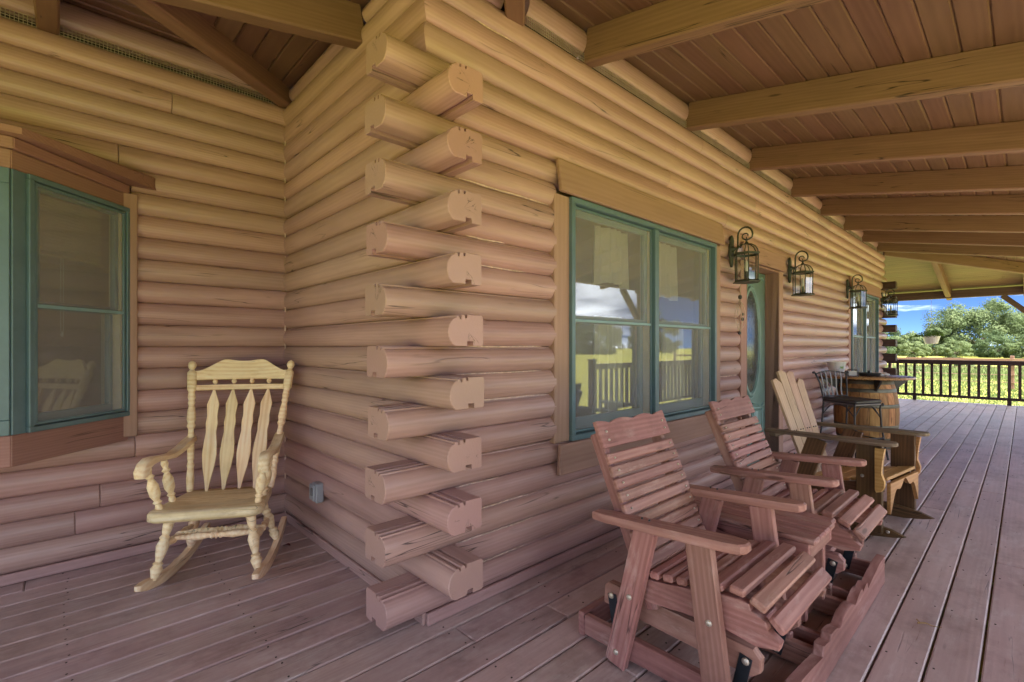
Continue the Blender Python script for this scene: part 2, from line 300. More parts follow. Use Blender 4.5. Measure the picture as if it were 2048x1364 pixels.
# ------------------------------------------------------------------ mesh helpers
class MB:
    def __init__(s): s.v = []; s.f = []
    def add(s, vs, fs, T=None):
        o = len(s.v)
        s.v += [tuple(T @ Vector(q)) if T is not None else tuple(q) for q in vs]
        s.f += [tuple(i + o for i in q) for q in fs]
        return s
    def box(s, c, d, bev=.0, T=None):
        hx, hy, hz = (q / 2 for q in d); h = (hx, hy, hz); b = min(bev, .49 * min(d))
        if b <= 0:
            vs = [(c[0] + x * hx, c[1] + y * hy, c[2] + z * hz) for x in (-1, 1) for y in (-1, 1) for z in (-1, 1)]
            return s.add(vs, [(0, 1, 3, 2), (4, 6, 7, 5), (0, 4, 5, 1), (2, 3, 7, 6), (0, 2, 6, 4), (1, 5, 7, 3)], T)
        vs = []; idx = {}
        sg = [(x, y, z) for x in (-1, 1) for y in (-1, 1) for z in (-1, 1)]
        for q in sg:
            for a in range(3):
                idx[q, a] = len(vs)
                vs.append(tuple(c[i] + q[i] * (h[i] - (0 if i == a else b)) for i in range(3)))
        fs = []
        for a in range(3):
            o1, o2 = [i for i in range(3) if i != a]
            for sn in (-1, 1):
                ring = []
                for e1, e2 in ((-1, -1), (1, -1), (1, 1), (-1, 1)):
                    q = [0, 0, 0]; q[a] = sn; q[o1] = e1; q[o2] = e2; ring.append(idx[tuple(q), a])
                fs.append(tuple(ring))
            for e1 in (-1, 1):
                for e2 in (-1, 1):
                    q0 = [0, 0, 0]; q0[a] = -1; q0[o1] = e1; q0[o2] = e2; q1 = list(q0); q1[a] = 1
                    q0, q1 = tuple(q0), tuple(q1)
                    fs.append((idx[q0, o1], idx[q1, o1], idx[q1, o2], idx[q0, o2]))
        for q in sg: fs.append(tuple(idx[q, a] for a in range(3)))
        return s.add(vs, fs, T)
    def prism(s, pts, t, T=None, bev=0):
        """outline in local x,z extruded along local y, centred; bev insets the two faces' rims"""
        n = len(pts); vs = []; fs = []
        if bev:
            cx = sum(p[0] for p in pts) / n; cz = sum(p[1] for p in pts) / n
            def ins(p):
                d = math.hypot(p[0] - cx, p[1] - cz) or 1
                return (p[0] + (cx - p[0]) / d * bev, p[1] + (cz - p[1]) / d * bev)
            rings = [(-t / 2, True), (-t / 2 + bev, False), (t / 2 - bev, False), (t / 2, True)]
        else:
            ins = None; rings = [(-t / 2, False), (t / 2, False)]
        for y, i in rings:
            for p in pts:
                a = ins(p) if i else p
                vs.append((a[0], y, a[1]))
        for r in range(len(rings) - 1):
            for i in range(n):
                j = (i + 1) % n; fs.append((r * n + i, r * n + j, (r + 1) * n + j, (r + 1) * n + i))
        fs.append(tuple(range(n))); fs.append(tuple((len(rings) - 1) * n + i for i in reversed(range(n))))
        return s.add(vs, fs, T)
    def tube(s, pts, rad, n=8, T=None, cap=True, flat=None):
        pts = [Vector(p) for p in pts]; m = len(pts)
        if isinstance(rad, (int, float)): rad = [rad] * m
        vs = []; fs = []; prev = None
        for i, p in enumerate(pts):
            d = (pts[min(i + 1, m - 1)] - pts[max(i - 1, 0)]).normalized()
            if prev is None:
                u = d.cross(Vector((0, 0, 1)))
                if u.length < .05: u = d.cross(Vector((0, 1, 0)))
            else: u = prev - d * prev.dot(d)
            u.normalize(); prev = u; q = d.cross(u)
            fl = flat or 1
            for j in range(n):
                a = 2 * math.pi * j / n
                vs.append(p + (u * math.cos(a) + q * math.sin(a) * fl) * rad[i])
        for i in range(m - 1):
            for j in range(n):
                k = (j + 1) % n; fs.append((i * n + j, i * n + k, (i + 1) * n + k, (i + 1) * n + j))
        if cap: fs.append(tuple(reversed(range(n)))); fs.append(tuple((m - 1) * n + j for j in range(n)))
        return s.add(vs, fs, T)
    def lathe(s, prof, n=16, T=None, cap=True):
        vs = []; fs = []
        for r, z in prof:
            for j in range(n):
                a = 2 * math.pi * j / n; vs.append((r * math.cos(a), r * math.sin(a), z))
        for i in range(len(prof) - 1):
            for j in range(n):
                k = (j + 1) % n; fs.append((i * n + j, i * n + k, (i + 1) * n + k, (i + 1) * n + j))
        if cap: fs.append(tuple(reversed(range(n)))); fs.append(tuple((len(prof) - 1) * n + j for j in range(n)))
        return s.add(vs, fs, T)
    def extrude(s, prof, x0, x1, m0=0, m1=0, inset=0):
        """closed (y,z) profile extruded along x; m0/m1 shear the ends by y (mitre); small end chamfer"""
        n = len(prof); vs = []; fs = []
        cy = sum(p[0] for p in prof) / n; cz = sum(p[1] for p in prof) / n
        st = [(x0, m0, inset), (x0 + inset, m0, 0), (x1 - inset, m1, 0), (x1, m1, inset)] if inset else [(x0, m0, 0), (x1, m1, 0)]
        for x, mm, ii in st:
            for y, z in prof:
                if ii:
                    d = math.hypot(y - cy, z - cz); y2, z2 = y + (cy - y) / d * ii, z + (cz - z) / d * ii
                else: y2, z2 = y, z
                vs.append((x + mm * y, y2, z2))
        for r in range(len(st) - 1):
            for i in range(n):
                j = (i + 1) % n; fs.append((r * n + i, r * n + j, (r + 1) * n + j, (r + 1) * n + i))
        fs.append(tuple(range(n))); fs.append(tuple((len(st) - 1) * n + i for i in reversed(range(n))))
        return s.add(vs, fs)
    def mesh(s, name, mat, smooth=35):
        me = bpy.data.meshes.new(name); me.from_pydata(s.v, [], s.f)
        bm = bmesh.new(); bm.from_mesh(me); bmesh.ops.recalc_face_normals(bm, faces=bm.faces); bm.to_mesh(me); bm.free()
        if smooth:
            me.shade_smooth(); me.set_sharp_from_angle(angle=R(smooth))
        me.materials.append(M[mat] if isinstance(mat, str) else mat)
        return me
    def build(s, name, mat, parent=None, T=None, smooth=35):
        return place(name, s.mesh(name, mat, smooth), parent, T)

def place(name, me, parent=None, T=None):
    o = bpy.data.objects.new(name, me); COL.objects.link(o)
    if parent is not None: o.parent = parent
    if T is not None: o.matrix_local = T
    return o

def thing(name, label, cat, T=None, group=None, kind=None, parent=None):
    o = bpy.data.objects.new(name, None); COL.objects.link(o); o.empty_display_size = .1
    if T is not None: o.matrix_local = T
    if parent is not None: o.parent = parent
    tag(o, label, cat, group, kind); return o
def tag(o, label=None, cat=None, group=None, kind=None):
    if label: o['label'] = label
    if cat: o['category'] = cat
    if group: o['group'] = group
    if kind: o['kind'] = kind
    return o
def part(name, parent, T=None):
    o = bpy.data.objects.new(name, None); COL.objects.link(o); o.empty_display_size = .1
    o.parent = parent
    if T is not None: o.matrix_local = T
    return o

def TR(x, y, z, rz=0, rx=0, ry=0):
    return Matrix.Translation((x, y, z)) @ Euler((rx, ry, rz)).to_matrix().to_4x4()
def aim(p0, p1, up=(0, 0, 1)):
    """matrix at the middle of p0-p1 whose local x runs along it and whose local z is near up"""
    p0, p1 = Vector(p0), Vector(p1); x = (p1 - p0).normalized(); z = Vector(up); z = (z - x * z.dot(x))
    if z.length < 1e-4: z = Vector((0, 1, 0)) - x * x.y
    z.normalize(); y = z.cross(x)
    m = Matrix((x, y, z)).transposed().to_4x4(); m.translation = (p0 + p1) / 2
    return m
_cache = {}
def bar(name, p0, p1, w, t, mat, parent, up=(0, 0, 1), bev=.004):
    """a straight timber from p0 to p1: w across (local y), t along up (local z)"""
    L = (Vector(p1) - Vector(p0)).length; key = (round(L, 4), round(w, 4), round(t, 4), round(bev, 4), mat)
    if key not in _cache: _cache[key] = MB().box((0, 0, 0), (L, w, t), bev).mesh(name, mat, 0)
    return place(name, _cache[key], parent, aim(p0, p1, up))
def copy_tree(o, parent=None, T=None):
    c = o.copy(); COL.objects.link(c); c.parent = parent
    if T is not None: c.matrix_local = T
    for ch in [q for q in bpy.data.objects if q.parent == o]: copy_tree(ch, c)
    return c
def bolt(parent, p, n, r=.011, mat='bolt'):
    key = ('bolt', r, mat)
    if key not in _cache: _cache[key] = MB().lathe([(r, 0), (r, .002), (r * .8, .005), (r * .4, .0065), (.0005, .007)], 10).mesh('bolt', mat, 60)
    return place('bolt', _cache[key], parent, Matrix.Translation(p) @ Vector(n).to_track_quat('Z', 'Y').to_matrix().to_4x4())

# ------------------------------------------------------------------ dimensions
H0, HL = .0575, .1325                # first seam and course height
NC = 22                              # courses up to the rafters
YB = 1.82                            # set-back wall (inner corner)
XE = 10.1                            # far corner of the front wall
DW = 3.45                            # porch depth
ZJ, SL = 2.965, .193                 # rafter underside at the wall, roof fall per metre
JD = .20                             # rafter depth
LT = .157                            # log thickness behind the face plane
TAIL = .21
HIPX = .50                           # where the hip leaves the front wall

# ------------------------------------------------------------------ ground and deck
def ground():
    n = 60; S = 420; vs = []; fs = []
    for i in range(n + 1):
        for j in range(n + 1):
            a = (i / n * 2 - 1); b_ = (j / n * 2 - 1)
            x = S * a * abs(a); y = S * b_ * abs(b_)
            d = math.hypot(x, y)
            z = -.62 - .0 * d + (.25 * math.sin(x * .05 + 1) * math.sin(y * .043) * min(1, max(0, (d - 25) / 60)))
            vs.append((x + 3, y, z))
    for i in range(n):
        for j in range(n):
            a = i * (n + 1) + j; fs.append((a, a + n + 1, a + n + 2, a + 1))
    o = MB().add(vs, fs).build('lawn', 'lawn', smooth=80)
    tag(o, 'sunlit yellow green mown lawn around the porch', 'lawn', kind='structure')
ground()

deck = thing('deck', 'mauve brown painted board porch deck', 'deck', kind='structure')
BW, GAP = .1475, .0085
def deck_boards():
    y = YB - BW / 2 + .006; row = 0
    while y > -DW - .05:
        x1 = .004 if y > .02 else XE + DW - .30
        x0 = -DW - .05
        segs = []
        x = x0
        first = random.uniform(1.2, 4.2)
        while x < x1:
            e = x + (first if x == x0 else random.choice((3.6, 4.2, 4.8)))
            if x1 - e < .7: e = x1
            e = min(e, x1); segs.append((x, e)); x = e
        for a, b_ in segs:
            bar('deck_board', (a + .0015, y, -.019 - random.uniform(0, .0015)), (b_ - .0015, y, -.019 - random.uniform(0, .0015)), BW - GAP, .038, 'deck', deck, bev=.005)
        y -= BW; row += 1
    # strip round the far corner, boards still along X
    y = .02 + BW / 2 + .02
    while y < 4.2:
        bar('deck_board', (XE + .03, y, -.019), (XE + DW - .30, y, -.019), BW - GAP, .038, 'deck', deck, bev=.005); y += BW
    for i in range(2):
        x = XE + DW - .30 + BW * (i + .5)
        bar('deck_board', (x, -DW - .1, -.0185), (x, 4.2, -.0185), BW - GAP, .038, 'deck', deck, bev=.005)
    bar('rim_board', (XE + DW + .012, -DW - .1, -.15), (XE + DW + .012, 4.2, -.15), .036, .24, 'deck', deck)
    bar('rim_board', (-DW - .05, -DW - .12, -.15), (XE + DW, -DW - .12, -.15), .036, .24, 'deck', deck)
    xx = -3.0
    while xx < XE + DW:
        bar('deck_joist', (xx, -DW - .1, -.14), (xx, 0 if xx > 0 else YB, -.14), .04, .19, 'joist', deck); xx += .61
deck_boards()

# ------------------------------------------------------------------ log cabin
cabin = thing('log_cabin', 'brown painted log cabin with stacked corner log ends', 'house')
def arc_profile(tail=False, seed=0):
    """log section: y = outward (negative = towards the porch in local frame), z up from the log's bottom"""
    rs = random.Random(seed); h = HL - .0015; n = 11; p = []
    bulge = .029 + rs.uniform(-.003, .003)
    zs = [math.sin((i / (n - 1) - .5) * math.pi) * .5 + .5 for i in range(n)]
    top_in = .010 if tail else 0
    for q in zs:
        s_ = 2 * q - 1; p.append((-bulge * (1 - abs(s_) ** 2.2) + .007 * abs(s_) ** 14, .0008 + q * (h - (top_in if tail else 0))))
    if tail:
        t = h
        p += [(.010, t - .013), (.012, t - .002), (.025, t - .002), (.026, t - .014), (.036, t - .014), (.037, t + .003), (.056, t + .003), (.057, t - .010),
              (.067, t - .010), (.068, t + .005), (.148, t + .004), (LT - .002, t - .004), (LT, t - .010),
              (LT, .010), (LT - .003, .004), (LT - .010, .001), (.102, .001), (.102, .022), (.068, .022), (.068, .001)]
    else:
        p += [(.018, h), (.022, h + .004), (LT, h + .004), (LT, .0008)]
    return p
def log(x0, x1, k, T, m0=0, m1=0, tail=False, mat='log'):
    """log of course k from x0 to x1 along the wall's local x"""
    pr = arc_profile(tail, random.randint(0, 9999)); L = x1 - x0
    mb = MB(); mb.extrude(pr, -L / 2, L / 2, m0, m1, .003 if not (m0 or m1) else 0)
    o = mb.build('log', mat, cabin, T @ Matrix.Translation(((x0 + x1) / 2, 0, H0 + k * HL)), 28)
    return o
TF = Matrix.Identity(4)                                   # front wall: local y = world y, outward = -y
TS = Matrix.Rotation(R(-90), 4, 'Z')                      # side wall: local x -> -Y, outward(-y) -> -X
TS = Matrix(((0, 1, 0, 0), (-1, 0, 0, 0), (0, 0, 1, 0), (0, 0, 0, 1)))   # local (x,y) -> world (y, -x)
TL = Matrix.Translation((0, YB, 0))                       # set-back wall
WZ0, WZ1 = .705, 2.115
OPEN_F = [(.845, 2.955, WZ0, WZ1 + .06), (3.47, 4.47, -.1, 2.10), (7.42, 9.53, WZ0, WZ1 + .06)]
def cut(a, b, z0, z1, opens):
    segs = [(a, b)]
    for o0, o1, q0, q1 in opens:
        if min(z1, q1) - max(z0, q0) < .02: continue
        out = []
        for s0, s1 in segs:
            if o1 <= s0 or o0 >= s1: out.append((s0, s1)); continue
            if o0 > s0: out.append((s0, o0))
            if o1 < s1: out.append((o1, s1))
        segs = out
    return segs
def joints(a, b, rs, lo=1.6, hi=4.2):
    out = []; x = a
    while b - x > hi:
        e = x + rs.uniform(lo, hi)
        if b - e < .5: break
        out.append((x, e - .0012)); x = e + .0012
    out.append((x, b)); return out
rs = random.Random(11)
for k in range(NC):
    z0 = H0 + k * HL; z1 = z0 + HL
    passing = (k % 2 == 0 and k <= 18); sidepass = (k % 2 == 1 and k <= 17)
    a = -TAIL + rs.uniform(-.008, .008) if passing else (LT + .001 if sidepass else 0)
    b_ = XE + (TAIL if passing else (-LT - .001 if sidepass else 0))
    for s0, s1 in cut(a, b_, z0, z1, OPEN_F):
        js = joints(s0, s1, rs)
        for i, (j0, j1) in enumerate(js):
            tl = passing and (abs(j0 - a) < 1e-6 or abs(j1 - b_) < 1e-6)
            m0 = 1 if (k > 18 and abs(j0 - a) < 1e-6) else 0
            m1 = -1 if (k > 18 and abs(j1 - b_) < 1e-6) else 0
            log(j0, j1, k, TF, m0, m1, tl)
    # side wall: local x runs from y=YB (x=-YB) to y=0 (x=0), tail to +TAIL
    b2 = TAIL + rs.uniform(-.012, .008) if sidepass else (-LT - .001 if passing else 0)
    log(-YB - .05, b2, k, TS, 0, -1 if k > 18 else 0, sidepass)
    # end wall at the far corner, seen edge on: outward +X
    TEnd = Matrix.Translation((XE, 0, 0)) @ Matrix(((0, -1, 0, 0), (1, 0, 0, 0), (0, 0, 1, 0), (0, 0, 0, 1)))
    e0 = -TAIL if sidepass else (LT + .001 if passing else 0)
    log(e0, 5.5, k, TEnd, 1 if k > 18 else 0, 0, sidepass, 'log_backlit')
    # set-back wall
    bay = [(-2.65, -.885, .72, 2.20)]
    for s0, s1 in cut(-3.5, .05, z0, z1, bay):
        for j0, j1 in joints(s0, s1, rs, .9, 3.4): log(j0, j1, k, TL)
# skirting under the first course
bar('skirting', (.0, -.004, H0 / 2 + .001), (3.42, -.004, H0 / 2 + .001), .02, H0 - .001, 'log', cabin)
bar('skirting', (4.52, -.004, H0 / 2 + .001), (XE, -.004, H0 / 2 + .001), .02, H0 - .001, 'log', cabin)
bar('skirting', (-.004, .008, H0 / 2 + .001), (-.004, YB - .016, H0 / 2 + .001), .02, H0 - .001, 'log', cabin)
bar('skirting', (-3.5, YB - .004, H0 / 2 + .001), (0, YB - .004, H0 / 2 + .001), .02, H0 - .001, 'log', cabin)
# frieze logs and vent screens between the rafters are added with the roof below

# inside of the house: floor, ceiling and back walls so that the panes look into a dim room
inn = MB(); inn.box((3.25, 9.0, 1.4), (13.5, .1, 3.2)); inn.build('interior_wall', 'inside', cabin, smooth=0)
inn = MB(); inn.box((3.3, 5.35, -.03), (13.4, 7.2, .05)); inn.box((5.05, .92, -.03), (9.9, 1.65, .05)); inn.build('interior_floor', 'walnut', cabin, smooth=0)
inn = MB(); inn.box((5.0, 4.8, 2.62), (10.0, 9.2, .05)); inn.box((-1.75, 5.4, 2.62), (3.4, 7.0, .05)); inn.build('interior_ceiling', 'inside', cabin, Matrix.Translation((0, .22, 0)), 0)
inn = MB(); inn.box((-3.45, 5.4, 1.4), (.1, 7.1, 3.2)); inn.box((10.0, 7.2, 1.4), (.1, 3.6, 3.2)); inn.box((3.2, 4.4, 1.3), (.1, 8.2, 2.6)); inn.build('interior_partition', 'inside', cabin, smooth=0)

# ------------------------------------------------------------------ windows, door, bay
def frame4(mb, x0, x1, z0, z1, w, y, d, wb=None, bev=.003):
    """four bars round a rectangle in the x,z plane, centred on y"""
    wb = wb or w
    mb.box(((x0 + x1) / 2, y, z1 - w / 2), (x1 - x0, d, w), bev)
    mb.box(((x0 + x1) / 2, y, z0 + wb / 2), (x1 - x0, d, wb), bev)
    for x in (x0 + w / 2, x1 - w / 2): mb.box((x, y, (z0 + z1 + wb - w) / 2), (w, d, z1 - z0 - w - wb - .0004), bev)
    return mb
def pane(parent, x0, x1, z0, z1, y, name='pane', mat='glass'):
    return MB().add([(x0, y, z0), (x1, y, z0), (x1, y, z1), (x0, y, z1)], [(0, 1, 2, 3)]).build(name, mat, parent, smooth=0)
def glazing(par, x0, x1, z0, z1, bar_z, sw=.042):
    """double hung unit between x0..x1: cream tracks, two sashes with panes, fly screen with a cross bar"""
    tr = MB()
    for x in (x0 + .012, x1 - .012): tr.box((x, .03, (z0 + z1) / 2), (.024, .07, z1 - z0 - .004))
    tr.build('track', 'cream', par, smooth=0)
    zm = bar_z + .03; g = sw - .006
    frame4(MB(), x0 + .026, x1 - .026, zm - .04, z1 - .006, sw, .020, .03).build('upper_sash', 'teal', par, smooth=0)
    frame4(MB(), x0 + .026, x1 - .026, z0 + .006, zm, sw, .053, .03, sw * 1.7).build('lower_sash', 'teal', par, smooth=0)
    pane(par, x0 + .026 + g, x1 - .026 - g, zm - .04 + g, z1 - .006 - g, .020); pane(par, x0 + .026 + g, x1 - .026 - g, z0 + sw * 1.7, zm - g, .053)
    sf = frame4(MB(), x0 + .004, x1 - .004, z0 + .004, z1 - .004, .014, -.014, .010, bev=.002); sf.build('screen_frame', 'teal', par, smooth=0)
    MB().box(((x0 + x1) / 2, -.014, bar_z), (x1 - x0 - .036, .010, .016), .002).build('screen_bar', 'teal_light', par, smooth=0)
    pane(par, x0 + .017, x1 - .017, z0 + .017, z1 - .017, -.010, 'fly_screen', 'screen')
def front_window(x0, x1, z0, z1):
    wdw = part('window', cabin)
    for xx, s_ in ((x0 - .052, -1), (x1 + .052, 1)):
        MB().box((0, 0, 0), (z1 - z0 + .0, .10, .15), .004).build('casing', 'jamb', wdw, TR(xx, .022, (z0 + z1) / 2, ry=R(-90)) @ Matrix.Rotation(R(90), 4, 'X') @ Matrix.Rotation(R(90), 4, 'X'))
    L = x1 - x0 + .23
    bar('header_board', ((x0 + x1) / 2 - L / 2, -.048, z1 + .096), ((x0 + x1) / 2 + L / 2, -.048, z1 + .096), .024, .188, 'jamb', wdw, up=(0, .16, 1))
    bar('apron_board', ((x0 + x1) / 2 - L / 2, -.050, z0 - .09), ((x0 + x1) / 2 + L / 2, -.050, z0 - .09), .024, .176, 'jamb', wdw, up=(0, -.06, 1))
    frame4(MB(), x0, x1, z0, z1, .032, -.010, .084).build('frame', 'teal', wdw, smooth=0)
    xm = (x0 + x1) / 2
    MB().box((xm, -.006, (z0 + z1) / 2), (.05, .076, z1 - z0 - .066), .003).build('mullion', 'teal', wdw, smooth=0)
    MB().box((xm, .10, z0 - .02), (x1 - x0, .12, .03)).build('sill', 'teal', wdw, smooth=0)
    for a, b_ in ((x0 + .033, xm - .026), (xm + .026, x1 - .033)): glazing(wdw, a, b_, z0 + .033, z1 - .033, z0 + .70)
    return wdw
front_window(.952, 2.848, WZ0, WZ1)
front_window(7.527, 9.423, WZ0, WZ1)

def curtain(x0, x1, z0, z1, y, label, dip=.0):
    n = 46; vs = []; fs = []; rr = random.Random(int(x0 * 100))
    for j in range(7):
        for i in range(n + 1):
            f = i / n; x = x0 + (x1 - x0) * f
            yy = y + (.014 + .012 * j / 6) * math.sin(f * 30 + .9 * math.sin(f * 11) + j * .06) + .008 * math.sin(f * 9)
            zz = z1 + (z0 + dip * math.sin(f * math.pi) - z1) * j / 6
            vs.append((x, yy, zz))
    for j in range(6):
        for i in range(n):
            a = j * (n + 1) + i; fs.append((a, a + 1, a + n + 2, a + n + 1))
    o = MB().add(vs, fs).build('curtain', 'curtain', smooth=80)
    tag(o, label, 'curtain', 'short pleated curtains')
curtain(1.40, 1.77, 1.66, 2.06, .125, 'short pleated cream curtain behind the nearer upper pane of the double window', .03)
curtain(2.02, 2.48, 1.62, 2.06, .125, 'short pleated cream curtain behind the farther upper pane of the double window', .02)
curtain(1.42, 1.72, .80, 1.46, .14, 'narrow pale curtain behind the nearer lower pane of the double window')
curtain(2.30, 2.62, .80, 1.46, .14, 'narrow pale curtain behind the farther lower pane of the double window')

def make_door():
    d = part('door', cabin); x0, x1, zt = 3.52, 4.42, 2.055
    for xx in (x0 - .05, x1 + .05):
        MB().box((0, 0, 0), (zt + .0, .1, .14), .004).build('casing', 'jamb', d, TR(xx, .018, zt / 2, ry=R(-90)) @ Matrix.Rotation(R(180), 4, 'X'))
    bar('header_board', (x0 - .115, -.045, zt + .085), (x1 + .115, -.045, zt + .085), .026, .166, 'jamb', d)
    for xx in (x0 + .01, x1 - .01): bar('jamb', (xx, .06, .002), (xx, .06, zt - .02), .02, .19, 'trim', d, up=(0, 1, 0))
    bar('head_jamb', (x0, .06, zt - .010), (x1, .06, zt - .010), .19, .02, 'trim', d)
    bar('threshold', (x0, .03, .012), (x1, .03, .012), .2, .022, 'trim', d)
    lf = part('leaf', d, TR((x0 + x1) / 2, .125, 0)); W2 = (x1 - x0) / 2 - .024
    m = MB().box((0, 0, 1.03), (2 * W2, .044, 2.0), .003)
    def ell(cx, cz, a, b_, r, y=-.024, n=40): m.tube([(cx + a * math.cos(t * 2 * math.pi / n), y, cz + b_ * math.sin(t * 2 * math.pi / n)) for t in range(n + 1)], r, 6, cap=False)
    ell(0, 1.30, .235, .545, .026); ell(0, 1.30, .27, .585, .010)
    for cx in (-.19, .19):
        frame4(m, cx - .15, cx + .15, .17, .62, .022, -.026, .014)
        m.box((cx, -.024, .395), (.22, .02, .37), .012)
    for sx in (-1, 1):
        for sz in (-1, 1):
            m.tube([(sx * .36, -.025, 1.30 + sz * .66), (sx * .30, -.025, 1.30 + sz * .69), (sx * .18, -.025, 1.30 + sz * .655), (sx * .06, -.025, 1.30 + sz * .64)], .010, 6)
    m.build('door_leaf', 'teal_door', d, TR((x0 + x1) / 2, .125, 0), 50)
    bpy.data.objects.remove(lf)
    n = 36
    vs = [(.222 * math.cos(t * 2 * math.pi / n), 0, .532 * math.sin(t * 2 * math.pi / n)) for t in range(n)]
    MB().prism([(v[0], v[2]) for v in vs], .008).build('oval_pane', 'oval', d, TR((x0 + x1) / 2, .099, 1.30), 30)
    hd = MB().lathe([(.026, 0), (.026, .008), (.012, .012), (.010, .035), (.024, .045), (.027, .058), (.018, .07), (.002, .074)], 14)
    hd.build('handle', 'bolt', d, TR(x0 + .10, .10, .98, rx=R(90)), 50)
M['oval'] = plain('leaded_dark_glass', (.05, .06, .06), .12, bump=.15, bscale=25, var=.4)
make_door()

def make_bay():
    by = part('bay_window', cabin)
    A = Vector((-.905, YB - .03)); a = .455; B = A + Vector((-a, -a)); C = B + Vector((-.95, 0)); D = Vector((C.x - a, A.y))
    TA = Matrix.Translation((B.x, B.y, 0)) @ Matrix.Rotation(R(45), 4, 'Z'); wA = a * math.sqrt(2)
    z0, z1 = .845, 2.062
    # angled side: teal frame, wide corner post, glazing
    MB().box((.032, .02, (z0 + z1) / 2), (.062, .06, z1 - z0), .003).build('corner_post', 'teal', by, TA, 0)
    frame4(MB(), .064, wA, z0, z1, .026, .01, .07).build('frame', 'teal', by, TA, 0)
    g = part('glazing', by, TA)
    bpy.data.objects.remove(g)
    n0 = set(bpy.data.objects)
    glazing(by, .091, wA - .027, z0 + .027, z1 - .027, z0 + .60, .026)
    for o in set(bpy.data.objects) - n0: o.matrix_local = TA
    # front panel
    TB = Matrix.Translation((C.x, C.y, 0))
    frame4(MB(), 0, .95, z0, z1, .07, .02, .06).build('front_frame', 'teal', by, TB, 0)
    MB().add([(.07, .03, z0 + .07), (.88, .03, z0 + .07), (.88, .03, z1 - .07), (.07, .03, z1 - .07)], [(0, 1, 2, 3)]).build('pane', 'glass', by, TB, 0)
    # boards: apron and two-step header run round the bay
    plan = [A, B, C, D]
    def ring(name, zlo, zhi, off, t=.03):
        pts = [A + Vector((off * .41, 0)) + Vector((.0, 0)), B + Vector((off * .41, -off)), C + Vector((-off * .41, -off)), D + Vector((-off * .41, 0))]
        for p, q in zip(pts[:-1], pts[1:]):
            d = (p - q).normalized(); nrm = Vector((d.y, -d.x))
            bar(name, (*(p - nrm * t / 2), (zlo + zhi) / 2), (*(q - nrm * t / 2), (zlo + zhi) / 2), t, zhi - zlo, 'trim', by)
    ring('apron_board', .70, z0, .012); ring('header_board', z1, 2.147, .012); ring('header_board', 2.148, 2.20, .035, .05)
    off = .085
    pl = [Vector((A.x + .17, YB + .02)), A + Vector((.12, -.02)), B + Vector((off * .5, -off)), C + Vector((-off * .5, -off)), D + Vector((-.1, -.02)), Vector((D.x - .17, YB + .02))]
    c = MB(); n = len(pl)
    zz = [2.202] * 6; zt = [2.285, 2.262, 2.232, 2.232, 2.262, 2.285]
    c.add([(p.x, p.y, z) for p, z in zip(pl, zz)] + [(p.x, p.y, z) for p, z in zip(pl, zt)],
          [tuple(range(n)), tuple(range(2 * n - 1, n - 1, -1))] + [(i, (i + 1) % n, n + (i + 1) % n, n + i) for i in range(n)])
    c.build('bay_roof', 'trim', by, smooth=0)
    f = MB(); f.add([(p.x, p.y, .705) for p in plan] + [(p.x, p.y, .735) for p in plan], [(0, 1, 2, 3), (7, 6, 5, 4), (0, 1, 5, 4), (1, 2, 6, 5), (2, 3, 7, 6), (3, 0, 4, 7)])
    f.build('bay_floor', 'trim', by, smooth=0)
    f = MB(); f.add([(p.x, p.y, 2.07) for p in plan] + [(p.x, p.y, 2.1) for p in plan], [(0, 1, 2, 3), (7, 6, 5, 4), (0, 1, 5, 4), (1, 2, 6, 5), (2, 3, 7, 6), (3, 0, 4, 7)])
    f.build('bay_ceiling', 'inside', by, smooth=0)
    bar('casing', (-.895, YB - .028, .72), (-.895, YB - .028, 2.15), .05, .075, 'jamb', by, up=(1, 0, 0))
    # left side of the bay, out of the frame
    TD = Matrix.Translation((D.x, D.y, 0)) @ Matrix.Rotation(R(-45), 4, 'Z')
    MB().box((wA / 2, .02, (z0 + z1) / 2), (wA, .04, z1 - z0)).build('side_panel', 'teal', by, TD, 0)
    # blind inside
    bl = thing('window_blind', 'raised beige slatted blind inside the angled bay window pane', 'blind', TA)
    for i in range(17):
        z = 2.01 - i * .0165
        bar('slat', (.12, .115, z), (wA - .05, .115, z), .024, .0016, 'blind', bl, up=(0, .5, 1), bev=0)
    bar('bottom_rail', (.12, .115, 1.725), (wA - .05, .115, 1.725), .026, .016, 'blind', bl)
    MB().tube([(.34, .10, 1.72), (.34, .10, 1.33)], .0016, 5).tube([(.355, .10, 1.72), (.355, .10, 1.33)], .0016, 5).lathe([(.003, 0), (.007, .012), (.003, .03)], 8, Matrix.Translation((.347, .10, 1.30))).build('cord', 'cream', bl)
make_bay()

# ------------------------------------------------------------------ porch roof
roof = thing('porch_roof', 'brown timber porch roof with sloping rafters and board ceiling', 'roof')
def zroof(y): return ZJ + SL * y                  # rafter underside, y negative outwards
RW = .092
JX = [1.155, 2.435, 3.70, 4.90, 6.05, 7.21, 8.37, 9.52]
def rafter(p0, p1, w=RW, d=JD, name='rafter'):
    """p0, p1 are bottom-centre points"""
    p0 = Vector(p0); p1 = Vector(p1); up = Vector((0, 0, d / 2))
    return bar(name, p0 + up, p1 + up, w, d, 'joist', roof, bev=.009)
EAVE = DW + .02
for x in JX: rafter((x, -.012, ZJ), (x, -EAVE, zroof(-EAVE)))
ZLW = ZJ - SL * HIPX                              # rafter underside at the side wall
rafter((HIPX + .05, -.0, ZJ - .03), (HIPX + .05 - EAVE, -EAVE, ZJ - .03 - SL * EAVE), .1, .2, 'hip_rafter')
rafter((-.02, YB - .05, ZJ - .01), (-EAVE, YB - .03 - EAVE, ZJ - .01 - SL * EAVE), .1, .2, 'valley_rafter')
rafter((-.012, .62, ZLW), (-1.24, .62, ZLW - SL * 1.24))
